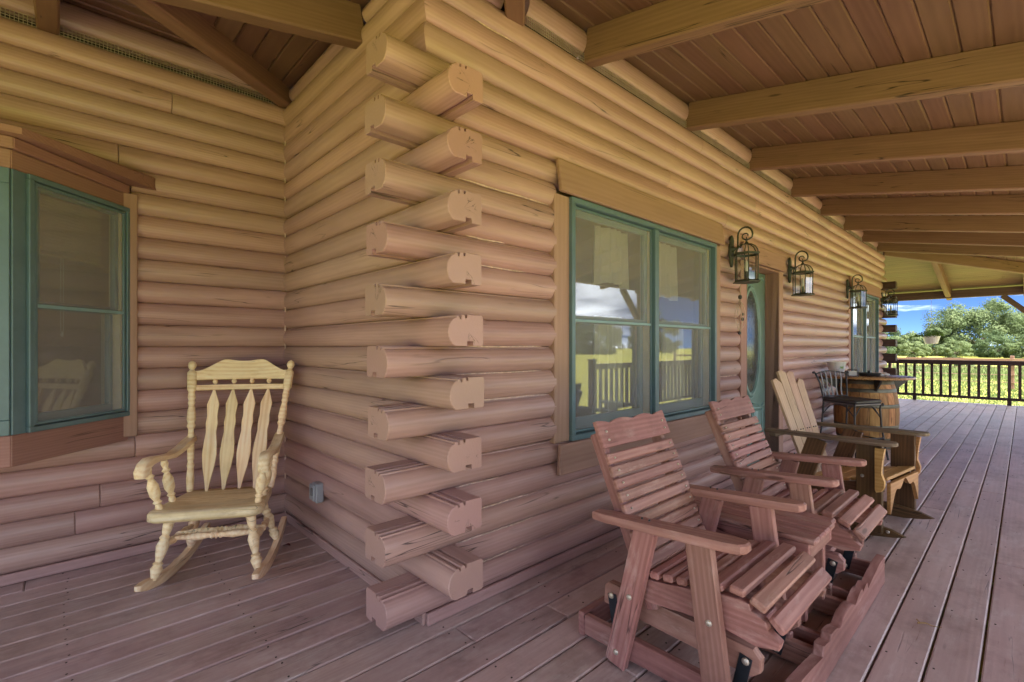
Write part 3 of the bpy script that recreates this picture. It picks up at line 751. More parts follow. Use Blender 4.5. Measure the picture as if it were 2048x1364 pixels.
rafter((-.012, -.6, ZLW), (-EAVE, -.6, ZLW - SL * EAVE))
for x in (-1.24, -2.44):
    e = -YB + .02 + (0 if x > -3.4 else 0)
    y1 = max(x + 1.8, YB - EAVE) if x > -EAVE else YB - EAVE
    rafter((x, YB - .012, ZJ), (x, y1, ZJ + SL * (y1 - YB)))
rafter((XE - .02, .0, ZJ - .01), (XE + EAVE, -EAVE, ZJ - .01 - SL * EAVE), .1, .2, 'hip_rafter')
for y in (.55, 1.75, 2.95): rafter((XE + .012, y, ZJ), (XE + EAVE, y, ZJ - SL * EAVE))
for y in (-.65, -1.85):
    rafter((XE - y + .03, y, ZJ + SL * y), (XE + EAVE, y, ZJ - SL * EAVE))
# ceiling boards: separate boards with a groove at every joint
CB = .125
def board(c0, c1, c2, c3, zf):
    """board from the four plan corners; zf gives its underside"""
    cs = [Vector(c) for c in (c0, c1, c2, c3)]; o = sum((Vector((c.x, c.y, 0)) for c in (Vector((*q, 0)) for q in cs)), Vector()) / 4
    o.z = zf(o.x, o.y); ax = Vector((*(cs[1] - cs[0]), 0)).normalized(); ang = math.atan2(ax.y, ax.x)
    T = Matrix.Translation(o) @ Matrix.Rotation(ang, 4, 'Z'); Ti = T.inverted()
    mid = (cs[0] + cs[1] + cs[2] + cs[3]) / 4
    lo = []
    wdir = (cs[3] - cs[0]).normalized()
    for i, c in enumerate(cs):
        s_ = 1 if i in (0, 1) else -1
        p = c + wdir * s_ * .011; lo.append(Ti @ Vector((p.x, p.y, zf(c.x, c.y))))
    md = [Ti @ Vector((c.x, c.y, zf(c.x, c.y) + .010)) for c in (cs[0] + wdir * .001, cs[1] + wdir * .001, cs[2] - wdir * .001, cs[3] - wdir * .001)]
    hi = [Ti @ Vector((c.x, c.y, zf(c.x, c.y) + .02)) for c in cs]
    fs = [(3, 2, 1, 0), (8, 9, 10, 11)] + [(r * 4 + i, r * 4 + (i + 1) % 4, r * 4 + 4 + (i + 1) % 4, r * 4 + 4 + i) for r in (0, 1) for i in range(4)]
    MB().add(lo + md + hi, fs).build('ceiling_board', 'ceiling', roof, T, 0)
ZC = ZJ + JD - .002
zfF = lambda x, y: ZC + SL * min(y, .2)
zfS = lambda x, y: ZC + SL * (x - HIPX)
zfB = lambda x, y: ZC + SL * (y - YB)
zfE = lambda x, y: ZC - SL * (x - XE)
n = 0
while n * CB < EAVE + .05:
    y0, y1 = -n * CB + .03, -(n + 1) * CB + .03
    a0, a1 = max(HIPX + y0, -EAVE), max(HIPX + y1, -EAVE); e0, e1 = XE - y0, XE - y1
    x = a0; xs = []
    while x < e0:
        e = x + random.uniform(3.4, 5.2)
        if e0 - e < 1.5: e = e0
        xs.append((x, e)); x = e
    for i, (p, q) in enumerate(xs):
        board((p, y0), (q, y0), (q if i < len(xs) - 1 else e1, y1), (p if i else a1, y1), zfF)
    n += 1
for n in range(-4, 0):                            # small triangle of the side slope over the front wall
    x0, x1 = -n * CB + .03, -(n + 1) * CB + .03
    board((x0, .03), (x0, min(x0 - HIPX, .02)), (x1, min(x1 - HIPX, .02)), (x1, .03), zfS)
n = 0
while n * CB < EAVE + .05:                        # side-wall slope, boards along Y between hip and valley
    x0, x1 = -n * CB + .03, -(n + 1) * CB + .03
    board((x0, x0 + 1.76), (x0, x0 - HIPX), (x1, x1 - HIPX), (x1, x1 + 1.76), zfS)
    # far slope
    X0, X1 = XE - .03 + n * CB, XE - .03 + (n + 1) * CB
    board((X1, XE - X1), (X1, 4.4), (X0, 4.4), (X0, XE - X0), zfE)
    # set-back wall slope, boards along X
    y0, y1 = YB + .03 - n * CB, YB + .03 - (n + 1) * CB
    board((-EAVE, y0), (max(y0 - 1.76, -EAVE + .01), y0), (max(y1 - 1.76, -EAVE + .01), y1), (-EAVE, y1), zfB)
    n += 1
# roof skin above the boards (keeps the daylight out)
sk = MB(); u = .024
def skin(pts, zf): 
    k_ = len(pts); sk.add([(x, y, zf(x, y) + u) for x, y in pts] + [(x, y, zf(x, y) + u + .06) for x, y in pts],
        [tuple(range(k_)), tuple(range(2 * k_ - 1, k_ - 1, -1))] + [(i, (i + 1) % k_, k_ + (i + 1) % k_, k_ + i) for i in range(k_)])
E2 = EAVE + .06
skin([(HIPX, 0), (XE, 0), (XE + E2, -E2), (HIPX - E2, -E2)], zfF)
skin([(HIPX + .1, .1), (-E2, -E2 - HIPX), (-E2, -E2 + 1.76), (.1, 1.86), (.1, .1)], zfS)
skin([(0.1, YB), (-E2, YB), (-E2, 1.76 - E2)], zfB)
skin([(XE, 0), (XE, 4.5), (XE + E2, 4.5), (XE + E2, -E2)], zfE)
sk.build('roof_sheet', 'steel_roof', roof, smooth=0)
mr = MB(); mr.add([(-3.5, YB, 3.3), (0, YB, 3.3), (0, 0, 3.3), (XE, 0, 3.3), (XE, 9.2, 3.3), (-3.5, 9.2, 3.3), (-3.5, 5.5, 5.0), (XE, 5.5, 5.0)],
    [(0, 1, 6), (1, 2, 3, 7, 6), (3, 4, 7), (4, 5, 6, 7), (5, 0, 6), (0, 1, 2, 3, 4, 5)])
mr.build('main_roof', 'steel_roof', cabin, smooth=0)
# header beams, posts, knee braces
BZ0, BZ1 = 2.33, 2.50; BY = -DW + .2
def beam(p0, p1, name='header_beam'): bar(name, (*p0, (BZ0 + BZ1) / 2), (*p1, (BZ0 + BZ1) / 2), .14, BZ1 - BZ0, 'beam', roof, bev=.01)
XF = XE + DW - .2
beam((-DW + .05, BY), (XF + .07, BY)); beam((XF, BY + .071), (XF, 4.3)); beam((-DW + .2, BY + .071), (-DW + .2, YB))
def post(x, y, bx=(), ):
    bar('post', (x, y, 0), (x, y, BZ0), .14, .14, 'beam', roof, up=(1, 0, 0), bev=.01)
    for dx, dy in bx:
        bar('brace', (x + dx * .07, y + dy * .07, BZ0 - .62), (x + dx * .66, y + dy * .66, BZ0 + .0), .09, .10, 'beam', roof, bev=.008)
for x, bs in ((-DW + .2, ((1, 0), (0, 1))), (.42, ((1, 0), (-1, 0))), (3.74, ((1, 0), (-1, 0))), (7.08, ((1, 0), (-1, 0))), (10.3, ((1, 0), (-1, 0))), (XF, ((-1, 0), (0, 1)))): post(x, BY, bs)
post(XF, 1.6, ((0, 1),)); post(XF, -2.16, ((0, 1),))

# frieze logs and vent screens between rafters
def frieze(T, a, b_, zs=0):
    pr = [(p[0] * 1.05, .052 + p[1] * (JD - .05) / HL) for p in arc_profile(False, 3)]
    L = b_ - a
    MB().extrude(pr, -L / 2, L / 2).build('frieze_log', 'log', cabin, T @ Matrix.Translation(((a + b_) / 2, -.004, ZJ + zs)), 28)
    v = MB(); nx = max(2, int(L / .0165))
    for i in range(nx + 1): v.box((-L / 2 + L * i / nx, -.012, .024), (.0026, .0026, .052))
    for j in range(4): v.box((0, -.0145, .001 + j * .0158), (L, .0022, .0024))
    v.build('vent_screen', 'wire', cabin, T @ Matrix.Translation(((a + b_) / 2, 0, ZJ + zs)), 0)
    MB().box((0, .05, .024), (L, .01, .06)).build('vent_slot', 'dark', cabin, T @ Matrix.Translation(((a + b_) / 2, 0, ZJ + zs)), 0)
edges = [HIPX - .03] + [q for x in JX for q in (x - RW / 2, x + RW / 2)] + [XE - .1]
frieze(TF, HIPX + .125, edges[1])
for i in range(2, len(edges) - 1, 2): frieze(TF, edges[i], edges[i + 1])
for a, b_ in ((-1.194, -.09), (-2.394, -1.286)): frieze(TL, a, b_)
for y0, y1 in ((.667, 1.70), (-.0, .573)):
    pr = [(p[0], p[1] * .7) for p in arc_profile(False, 3)]
    MB().extrude(pr, -(y1 - y0) / 2, (y1 - y0) / 2).build('frieze_log', 'log', cabin, TS @ Matrix.Translation((-(y0 + y1) / 2, 0, H0 + NC * HL)), 28)
pr = arc_profile(False, 5)
MB().extrude(pr, 0, .45, 1, 0).build('frieze_log', 'log', cabin, TF @ Matrix.Translation((0, 0, H0 + NC * HL)), 28)
# caulk bead down the inner corner
cb = MB(); z = .06
while z < 2.9:
    L = random.uniform(.03, .16)
    if random.random() < .6: cb.box((-.012, YB - .012, z + L / 2), (.009, .009, L), .003)
    z += L
cb.build('caulk_bead', 'caulk', cabin)

for i in range(26):                               # pale caulk worked into some seams
    k_ = random.randint(1, 21); x0 = random.choice((.16, .2, .25, 3.0, 4.6, 5.4, 6.4)); L = random.uniform(.25, .6)
    if k_ % 2 == 1 and x0 < .3: x0 += .02
    if x0 < .5 and x0 + L > .83: L = .8 - x0
    if 2.9 < x0 < 3.4: L = min(L, 3.4 - x0)
    z = H0 + k_ * HL
    MB().tube([(x0 + L * t, -.001 - .0015 * math.sin(t * 9 + i), z + .0012 * math.sin(t * 7 + i)) for t in [q / 8 for q in range(9)]], [.001] + [.0032] * 7 + [.001], 6).build('caulk_bead', 'caulk', cabin)
scr = MB()
yb = YB - BW / 2 + .006
while yb > -2.4:
    xx = -2.39
    while xx < 7.5:
        if not (yb > 0 and xx > -.02):
            for e in (-.045, .045): scr.lathe([(.0042, -.002), (.0042, .0006), (.002, .0006)], 6, Matrix.Translation((xx + random.uniform(-.012, .012), yb + e + random.uniform(-.006, .006), -.0002)))
        xx += .61
    yb -= BW
sc_o = scr.build('screw_heads', 'dark', deck, smooth=0); sc_o['kind'] = 'stuff'

# ------------------------------------------------------------------ railings
def railing(p0, p1, label, name='porch_railing'):
    p0, p1 = Vector(p0), Vector(p1); d = (p1 - p0); L = d.length; d.normalize()
    r = thing(name, label, 'railing')
    bar('top_rail', (*p0, .925), (*p1, .925), .09, .04, 'rail', r); bar('top_rail', (*p0, .875), (*p1, .875), .04, .06, 'rail', r); bar('bottom_rail', (*p0, .13), (*p1, .13), .04, .06, 'rail', r)
    nrm = Vector((-d.y, d.x)); nb = int(L / .152)
    for i in range(nb + 1):
        q = p0 + d * (L * i / nb) 
        bar('baluster', (*q, .161), (*q, .844), .050, .050, 'rail', r, up=(d.x, d.y, 0))
    for i in range(1, int(L / 1.8) + 1):
        q = p0 + d * (L * i / (int(L / 1.8) + 1)); bar('foot_block', (*q, .002), (*q, .099), .07, .07, 'rail', r, up=(d.x, d.y, 0))
    return r
railing((XF + .1, BY + .1), (XF + .1, 1.50), 'dark brown baluster railing across the far end of the deck')
railing((XF + .1, 1.70), (XF + .1, 4.2), 'dark brown baluster railing beyond the far cabin corner')
railing((5.68, BY), (7.0, BY), 'short dark railing between the steps and the braced post')
railing((7.16, BY), (10.22, BY), 'dark railing on the open front edge, middle span')
railing((10.38, BY), (XF - .08, BY), 'dark railing on the open front edge, farthest span')
railing((.50, BY), (3.66, BY), 'dark railing on the open front edge behind the glider')
nw = thing('newel_post', 'square dark newel post at the head of the steps', 'post', TR(5.6, BY, 0))
bar('shaft', (0, 0, 0), (0, 0, 1.0), .1, .1, 'rail', nw, up=(1, 0, 0)); bar('cap', (0, 0, 1.001), (0, 0, 1.03), .125, .125, 'rail', nw, up=(1, 0, 0))

# ------------------------------------------------------------------ furniture helpers
def along(p0, p1):
    p0, p1 = Vector(p0), Vector(p1); d = p1 - p0
    return Matrix.Translation(p0) @ d.to_track_quat('Z', 'Y').to_matrix().to_4x4(), d.length
def spindle(name, p0, p1, prof, mat, parent, n=14):
    """turned piece from p0 to p1; prof = [(t, radius)]"""
    T, L = along(p0, p1); mr_ = max(q for _, q in prof)
    prof = [(t, (q * 1.18 if q > .8 * mr_ else q * (1.06 if q > .65 * mr_ else .98))) for t, q in prof]
    return MB().lathe([(r, t * L) for t, r in prof], n).build(name, mat, parent, T, 50)
LEG = [(0, .013), (.03, .016), (.16, .024), (.22, .018), (.24, .021), (.27, .015), (.36, .020), (.50, .025), (.60, .018), (.63, .022), (.67, .016), (.72, .019), (.86, .021), (1, .015)]
STR = [(0, .009), (.12, .012), (.30, .018), (.42, .012), (.45, .016), (.48, .011), (.5, .018), (.52, .011), (.55, .016), (.58, .012), (.70, .018), (.88, .012), (1, .009)]
ARMP = [(0, .012), (.08, .017), (.15, .013), (.19, .018), (.23, .013), (.35, .021), (.55, .022), (.70, .012), (.75, .018), (.80, .012), (.9, .017), (1, .013)]

def rocking_chair():
    r = thing('rocking_chair', 'cream painted arrow-back rocking chair with turned legs in the wall corner', 'rocking chair', TR(-.545, 1.225, 0, R(150.7)))
    cw = 'cream_wood'
    def zr(y): return .022 + (y + .07) ** 2 / (2 * 1.08)
    for sx in (-1, 1):
        up = []; lo = []
        for i in range(19):
            y = -.50 + .82 * i / 18; e = min(1, min(i, 18 - i) / 2.2 + .35)
            up.append((y, zr(y) + .030 * e)); lo.append((y, zr(y) - .022 + .012 * (1 - e)))
        MB().prism(up + lo[::-1], .032, bev=.006).build('rocker', cw, r, Matrix.Translation((sx * .245, 0, 0)) @ Matrix.Rotation(R(90), 4, 'Z') @ Matrix.Rotation(sx * R(-2), 4, 'Z'), 50)
        f0, f1 = (sx * .238, .20, zr(.20) + .02), (sx * .185, .135, .385); b0, b1 = (sx * .235, -.25, zr(-.25) + .02), (sx * .165, -.15, .375)
        spindle('leg', f0, f1, LEG, cw, r); spindle('leg', b0, b1, LEG, cw, r)
        fm = Vector(f0).lerp(Vector(f1), .48); bm_ = Vector(b0).lerp(Vector(b1), .48)
        spindle('side_stretcher', fm, bm_, STR, cw, r)
    for t in (.3, .52):
        a = Vector((-.212, .17, .23)).lerp(Vector((-.20, -.20, .225)), t); spindle('cross_stretcher', a, (-a.x, a.y, a.z), STR, cw, r)
    # seat: rounded plank, dished
    out = []
    for cx, cy_, a0, rr in ((.205, .195, 0, .06), (-.205, .195, 90, .06), (-.175, -.165, 180, .05), (.175, -.165, 270, .05)):
        for i in range(6):
            a = R(a0 + 90 * i / 5); out.append((cx + rr * math.cos(a), cy_ + rr * math.sin(a)))
    sm = MB(); n = len(out); vs = []
    for k_, (sc, z) in enumerate(((.95, -.052), (1, -.042), (1, -.010), (.97, 0), (.75, -.004), (.4, -.012))):
        vs += [(x * sc, y * sc, z + .03 * y) for x, y in out]
    fs = [tuple(range(n)), tuple(range(6 * n - 1, 5 * n - 1, -1))] + [(q * n + i, q * n + (i + 1) % n, q * n + n + (i + 1) % n, q * n + n + i) for q in range(5) for i in range(n)]
    sm.add(vs, fs).build('seat', 'cream_seat', r, TR(0, 0, .415), 60)
    # back posts
    tops = {}
    for sx in (-1, 1):
        p0 = Vector((sx * .215, -.185, .40)); p1 = Vector((sx * .285, -.415, 1.145)); tops[sx] = (p0, p1)
        T, L = along(p0, p1)
        pr = [(0, .013), (.02, .017), (.10, .021), (.18, .016), (.20, .020), (.23, .014), (.25, .018), (.40, .019), (.47, .014), (.50, .023), (.52, .018), (.55, .024), (.62, .021), (.66, .015), (.68, .020), (.70, .016), (.72, .021), (.765, .017), (.78, .021)]
        MB().lathe([(q, t * L) for t, q in pr], 14).build('back_post', cw, r, T, 50)
        MB().box((0, 0, .855 * L), (.050, .040, .165 * L), .011, T).lathe([(.017, .935 * L), (.012, .95 * L), (.019, .962 * L), (.024, .982 * L), (.019, 1.006 * L), (.004, 1.020 * L)], 14, T).build('post_head', cw, r, smooth=50)
    def bk(x, t):                              # point of the bowed back plane
        q = tops[1][0].lerp(tops[1][1], t); f = x / q.x
        return Vector((x, q.y - .045 * (1 - f * f), q.z))
    def rail(name, t0, top, th=.02):
        m = MB(); n = 28; vs = []
        for i in range(n + 1):
            f = -1 + 2 * i / n; x = f * .262
            a = bk(x, t0); b_ = bk(x, t0 + top(f)); nr = Vector((0, .955, .3))
            vs += [a - nr * th / 2, a + nr * th / 2, b_ + nr * th / 2, b_ - nr * th / 2]
        fs = [(0, 1, 2, 3), tuple(4 * n + j for j in (3, 2, 1, 0))] + [(4 * i + j, 4 * i + (j + 1) % 4, 4 * i + 4 + (j + 1) % 4, 4 * i + 4 + j) for i in range(n) for j in range(4)]
        m.add(vs, fs).build(name, cw, r, smooth=40)
    def crest(f):
        a = abs(f); t = max(0, min(1, (.98 - a) / .58)); return .070 + .086 * (t * t * (3 - 2 * t)) + .010 * math.exp(-((a - .38) / .15) ** 2) - .005 * math.exp(-(a / .2) ** 2)
    rail('crest_rail', .862, crest); rail('lower_rail', .776, lambda f: .040)
    sl = [(-.007, 0), (-.014, .08), (-.030, .22), (-.0385, .34), (-.035, .46), (-.028, .56), (-.0325, .65), (-.0275, .72), (-.030, .78), (-.0335, .845), (-.019, .92), (-.004, 1.0)]
    for x in (-.155, -.052, .052, .155):
        b0 = Vector((x * .82, -.175 - .02 * (1 - abs(x) / .2), .405)); b1 = bk(x, .782)
        T = aim(b0, b1, (0, 1, .3)); L = (b1 - b0).length
        o = [(-L / 2 + t * L, w_) for w_, t in sl] + [(-L / 2 + t * L, -w_) for w_, t in reversed(sl)]
        # outline lies in local x (length) / y (width): swap to prism's x/z then rotate
        MB().prism(o, .011, bev=.002).build('back_slat', cw, r, T @ Matrix.Rotation(R(90), 4, 'X'), 40)
        bd = bk(x, .845); MB().lathe([(.003, -.018), (.011, -.012), (.0155, 0), (.011, .012), (.003, .018)], 12).build('bead', cw, r, Matrix.Translation(bd), 60)
    for sx in (-1, 1):
        pth = [(-.305, .700), (-.24, .688), (-.15, .662), (-.06, .648), (.04, .656), (.12, .668), (.18, .668), (.225, .652), (.243, .628), (.236, .604)]
        up = []; lo = []
        for i, (y, z) in enumerate(pth):
            a = pth[max(i - 1, 0)]; b_ = pth[min(i + 1, len(pth) - 1)]; d = Vector((b_[0] - a[0], b_[1] - a[1])).normalized(); t = .015 + (.004 if i > 5 else 0)
            up.append((y - d.y * t, z + d.x * t)); lo.append((y + d.y * t, z - d.x * t))
        MB().prism(up + lo[::-1], .052, bev=.008).build('arm', 'cream_seat' if sx < 0 else cw, r, Matrix.Translation((sx * .262, 0, 0)) @ Matrix.Rotation(R(90) + sx * R(-3.5), 4, 'Z'), 60)
        spindle('arm_spindle', (sx * .228, .155, .41), (sx * .272, .195, .652), ARMP, cw, r); spindle('arm_spindle', (sx * .222, .02, .408), (sx * .262, .03, .645), ARMP, cw, r)
    return r
rocking_chair()

def glider():
    ox, oy = 1.21, -.92
    r = thing('glider_bench', 'weathered red wooden double glider with two slatted seats and a table between', 'glider', TR(ox, oy, 0))
    rw = 'red_wood'
    def P(x, y, z): return (x - ox, y - oy, z)
    def b(name, p0, p1, w_, t, up=(0, 0, 1), bev=.004): return bar(name, P(*p0), P(*p1), w_, t, rw, r, up, bev)
    # base frame
    for x in (.465, .91, 1.03, 1.40, 1.52, 1.965): b('base_cross_rail', (x, -.535, .055), (x, -1.288, .055), .030, .085)
    b('base_rear_rail', (.45, -.517, .052), (1.98, -.517, .052), .034, .10)
    pts = []; n = 78; X0, X1 = .45, 1.985
    for i in range(n + 1):
        f = i / n; x = X0 + (X1 - X0) * f
        c = abs(f - .5) * X1
        q = abs(f - .5) * 1.535
        if q < .13: z = .128 - .030 * (q / .13) ** 3
        elif q < .26: z = .098 + .030 * math.sin((q - .13) / .13 * math.pi * .5) ** .6 if q < .25 else .126
        elif q < .36: z = .100 + .022 * math.sin((q - .26) / .10 * math.pi * .5) ** .6
        elif q < .52: z = .092 + .02 * ((q - .36) / .16)
        else: z = .112 + .012 * min(1, (q - .52) / .12)
        pts.append((x - (X0 + X1) / 2, z * 1.16))
    o = pts + [(X1 - (X0 + X1) / 2, .004), (X0 - (X0 + X1) / 2, .004)]
    MB().prism(o, .036, bev=.004).build('base_front_rail', rw, r, Matrix.Translation(P((X0 + X1) / 2, -1.307, 0)), 30)
    # table
    for i in range(5):
        x = 1.215 + (i - 2) * .0735; b('table_board', (x, -.545, .452), (x, -1.252 + (.012 if i == 4 else 0), .452), .069, .024, bev=.006)
    for x in (1.058, 1.372): b('table_apron', (x, -.575, .401), (x, -1.225, .401), .024, .076)
    b('table_apron', (1.072, -1.213, .401), (1.358, -1.213, .401), .022, .076); b('table_apron', (1.072, -.587, .401), (1.358, -.587, .401), .022, .076)
    for x in (1.088, 1.342):
        for y in (-.63, -1.165): b('table_leg', (x, y, .099), (x, y, .438), .03, .085, up=(0, 1, 0))
    for y in (-.66, -1.14): b('table_brace', (1.06, y, .06), (1.37, y, .06), .03, .08)
    def seat(xa, xb):
        xc = (xa + xb) / 2
        for x, s_ in ((xa, -1), (xb, 1)):
            xi = x - s_ * .034
            b('leg', (x, -.735, .012), (x, -.868, .572), .034, .088, up=(0, 1, 0)); b('leg', (x, -1.146, .012), (x, -1.072, .582), .034, .092, up=(0, 1, 0))
            b('swing_rail', (xi, -.70, .075), (xi, -1.20, .075), .032, .085)
            for y, z in ((-.745, .065), (-1.138, .065), (-.805, .30), (-1.112, .33)): bolt(r, P(x + s_ * .017, y, z), (s_, 0, 0), .0115)
            # arm: board with rounded front
            am = [(-.30, -.022), (-.30, .022), (-.24, .034), (0, .040), (.24, .040), (.285, .034), (.30, .015), (.30, -.015), (.285, -.034), (.24, -.040), (0, -.040), (-.24, -.034)]
            MB().prism(am, .032, bev=.006).build('arm', rw, r, aim(P(x + s_ * .004, -.64, .572), P(x + s_ * .004, -1.235, .612)) @ Matrix.Rotation(R(90), 4, 'X'), 40)
            for y in (-.87, -1.075):
                for d in (-.014, .016): bolt(r, P(x + s_ * .006, y + d, .607), (0, 0, 1), .004, 'black_metal')
            # hanger rail with straps
            xh = xa + .098 if s_ < 0 else xb - .075
            hr = [(-.31, -.046), (-.31, .026), (-.29, .046), (.285, .046), (.31, .022), (.31, -.022), (.285, -.046)]
            MB().prism(hr, .034, bev=.003).build('hanger_rail', rw, r, aim(P(xh, -.625, .222), P(xh, -1.235, .200)), 30)
            for yb, zb, dy in ((-.66, .220, .03), (-1.195, .202, -.035)):
                st = MB().box((0, 0, 0), (.175, .005, .042), .002)
                st.build('strap', 'strap', r, aim(P(xh - .021, yb, zb + .012), P(xh - .021, yb - dy, .05), (0, 1, 0)))
                bolt(r, P(xh - .024, yb, zb), (-1, 0, 0), .013); bolt(r, P(xh - .024, yb - dy * .9, .062), (-1, 0, 0), .011)
            bolt(r, P(xh + .017, -1.20, .203), (1, 0, 0), .012)
            # seat side board
            top = [(-.80, .372), (-.88, .372), (-1.02, .395), (-1.13, .418), (-1.20, .424), (-1.222, .420), (-1.228, .400), (-1.272, .382), (-1.280, .358), (-1.318, .332), (-1.312, .308)]
            bot = [(-1.245, .292), (-1.15, .305), (-1.0, .30), (-.86, .285), (-.80, .30)]
            m = MB().prism([(y, z) for y, z in top + bot], .032, bev=.003)
            m.build('seat_side', rw, r, Matrix.Translation(P(x - s_ * .045, 0, 0)) @ Matrix(((0, 1, 0, 0), (1, 0, 0, 0), (0, 0, 1, 0), (0, 0, 0, 1))) @ Matrix.Identity(4), 30)
            # back stile
            b('back_stile', (x - s_ * .058, -.868, .255), (x - s_ * .058, -.598, .885), .036, .052, up=(0, 1, 0))
        for y in (-1.12, -.72): b('under_brace', (xa + .118, y, .215), (xb - .095, y, .215), .09, .028)
        # seat slats along a curve
        cv = [(-.832, .384, .040, 3), (-.886, .386, .040, 3), (-.940, .393, .040, 8), (-.995, .402, .040, 9), (-1.051, .413, .044, 10), (-1.116, .428, .050, 9), (-1.186, .438, .050, -3), (-1.252, .417, .052, -24), (-1.308, .374, .054, -42)]
        for y, z, w_, tl in cv:
            b('seat_slat', (xa + .020 + random.uniform(-.004, .004), y, z + .010), (xb - .018 + random.uniform(-.004, .004), y, z + .010), w_, .027, up=(0, math.sin(R(tl)), math.cos(R(tl))), bev=.006)
        # back slats: along the stile line, proud of it
        p0 = Vector((0, -.842, .400)); p1 = Vector((0, -.618, .925)); d = (p1 - p0).normalized(); nf = Vector((0, -d.z, d.y))
        for i in range(9):
            q = p0 + d * (.022 + i * .0505) + nf * .002
            b('back_slat', (xa + .022 + random.uniform(-.003, .003), q.y, q.z), (xb - .020 + random.uniform(-.003, .003), q.y, q.z), .022, .0425, up=tuple(d), bev=.005)
            for x in (xa + .058, xb - .058): bolt(r, P(x, q.y - .012 * d.z, q.z + .012 * d.y), tuple(nf), .0045)
        L = xb - xa - .03; o = []
        for i in range(41):
            f = i / 40; o.append((-L / 2 + L * f, .052 + .017 * abs(math.sin(f * 3 * math.pi + math.pi / 2)) ** 0.8 * (1 if .1 < f < .9 else 1)))
        o += [(L / 2, -.045), (-L / 2, -.045)]
        q = p0 + d * .515 + nf * .003
        MB().prism(o, .022, bev=.004).build('scalloped_top_slat', rw, r, aim(P(xa + .02, q.y, q.z), P(xb - .02, q.y, q.z), tuple(d)), 35)
        for x in (xa + .058, xb - .058):
            for e in (-.015, .02): qq = q + d * e; bolt(r, P(x, qq.y - .012 * d.z, qq.z + .012 * d.y), tuple(nf), .0055)
    seat(.395, .955); seat(1.455, 2.015)
    return r
glider()

def adirondack():
    r = thing('wooden_rocker', 'dark brown wooden lounge rocker with tall pale slatted back near the door', 'rocking chair', TR(3.02, -.93, 0, R(-8)))
    wn = 'walnut'
    def b(name, p0, p1, w_, t, mat=wn, up=(0, 0, 1), bev=.004): return bar(name, p0, p1, w_, t, mat, r, up, bev)
    FLIP = Matrix(((0, 1, 0, 0), (1, 0, 0, 0), (0, 0, 1, 0), (0, 0, 0, 1)))
    for sx in (-1, 1):
        x = sx * .285
        rk = [(-.435, .052), (-.36, .078), (-.2, .098), (0, .10), (.25, .098), (.40, .085), (.47, .062), (.40, .038), (.25, .012), (.05, .002), (-.12, .002), (-.27, .012), (-.38, .034)]
        MB().prism(rk, .032, bev=.004).build('rocker', wn, r, Matrix.Translation((x, 0, 0)) @ FLIP, 35)
        b('front_leg', (x + sx * .03, -.250, .045), (x + sx * .03, -.250, .612), .030, .145, wn, (0, 1, 0))
        br = [(-.345, .600), (-.333, .52), (-.327, .44), (-.345, .385), (-.341, .345), (-.325, .322), (-.300, .312), (-.292, .33), (-.292, .600)]
        MB().prism(br, .028, bev=.003).build('arm_bracket', 'honey', r, Matrix.Translation((x + sx * .060, 0, 0)) @ FLIP, 35)
        b('rear_leg', (x + sx * .03, .245, .05), (x + sx * .03, .06, .60), .030, .125, wn, (0, 1, 0))
        sr = [(-.31, .30), (-.31, .365), (.24, .27), (.30, .24), (.28, .17)]
        MB().prism(sr, .03, bev=.003).build('seat_rail', wn, r, Matrix.Translation((x - sx * .032, 0, 0)) @ FLIP, 35)
        am = [(-.40, -.03), (-.40, .03), (-.1, .05), (.2, .064), (.36, .062), (.405, .045), (.42, .015), (.42, -.015), (.405, -.045), (.36, -.058), (.2, -.058), (-.1, -.045)]
        MB().prism(am, .024, bev=.004).build('arm', 'grey_wood', r, aim((x + sx * .03, .37, .612), (x + sx * .03, -.33, .628)) @ Matrix.Rotation(R(90), 4, 'X'), 40)
        for y, z in ((-.245, .09), (-.265, .26), (.22, .10), (-.215, .40)): bolt(r, (x + sx * .046, y, z), (sx, 0, 0), .011)
        bolt(r, (x + sx * .017, -.345, .062), (sx, 0, 0), .011)
    b('arm_crossbar', (-.34, .365, .585), (.34, .365, .585), .05, .028, 'grey_wood')
    b('lower_crossbar', (-.27, .215, .262), (.27, .215, .262), .07, .028)
    # seat boards, honey worn
    for i in range(5):
        f = i / 4; y = -.282 + .43 * f; z = .380 - .09 * f
        b('seat_board', (-.268, y, z), (.268, y, z), .102, .02, 'honey', (0, .2, 1))
    ap = []
    for i in range(33):
        f = i / 32; xx = -.268 + .536 * f; c = abs(f - .5) * 2
        ap.append((xx, .345 - .155 * c ** 2.2 - .022 * math.cos(f * 6 * math.pi) - (.0)))
    ap = [(-.268, .366)] + ap + [(.268, .366)]
    MB().prism(ap[::-1], .022, bev=.002).build('scalloped_apron', 'honey', r, TR(0, -.340, 0), 35)
    # back: four boards with an arched top, fanned
    tops = (.99, 1.05, 1.04, .975)
    for i in range(4):
        xb_, xt = (i - 1.5) * .098, (i - 1.5) * .122; zt = tops[i]
        y0, z0 = .165, .235; y1 = y0 + (zt - z0) * .335
        p0 = Vector((xb_, y0, z0)); p1 = Vector((xt, y1, zt)); L = (p1 - p0).length; w0, w1 = .046, .058
        sl = (.035 if i in (0, 3) else .012) * (1 if i < 2 else -1)
        o = [(-L / 2, -w0), (L / 2 - max(0, sl), -w1), (L / 2 + .01, 0), (L / 2 + min(0, sl), w1), (-L / 2, w0)]
        T = aim(p0, p1, (0, 1, -.3))
        MB().prism(o, .019, bev=.003).build('back_board', 'slat_wood', r, T @ Matrix.Rotation(R(90), 4, 'X'), 35)
        for e in (-.02, .02): bolt(r, (xb_ * 1.1 + e, .165 + .385 * .335 - .014, .61), (0, -1, .3), .005, 'black_metal')
    return r
adirondack()

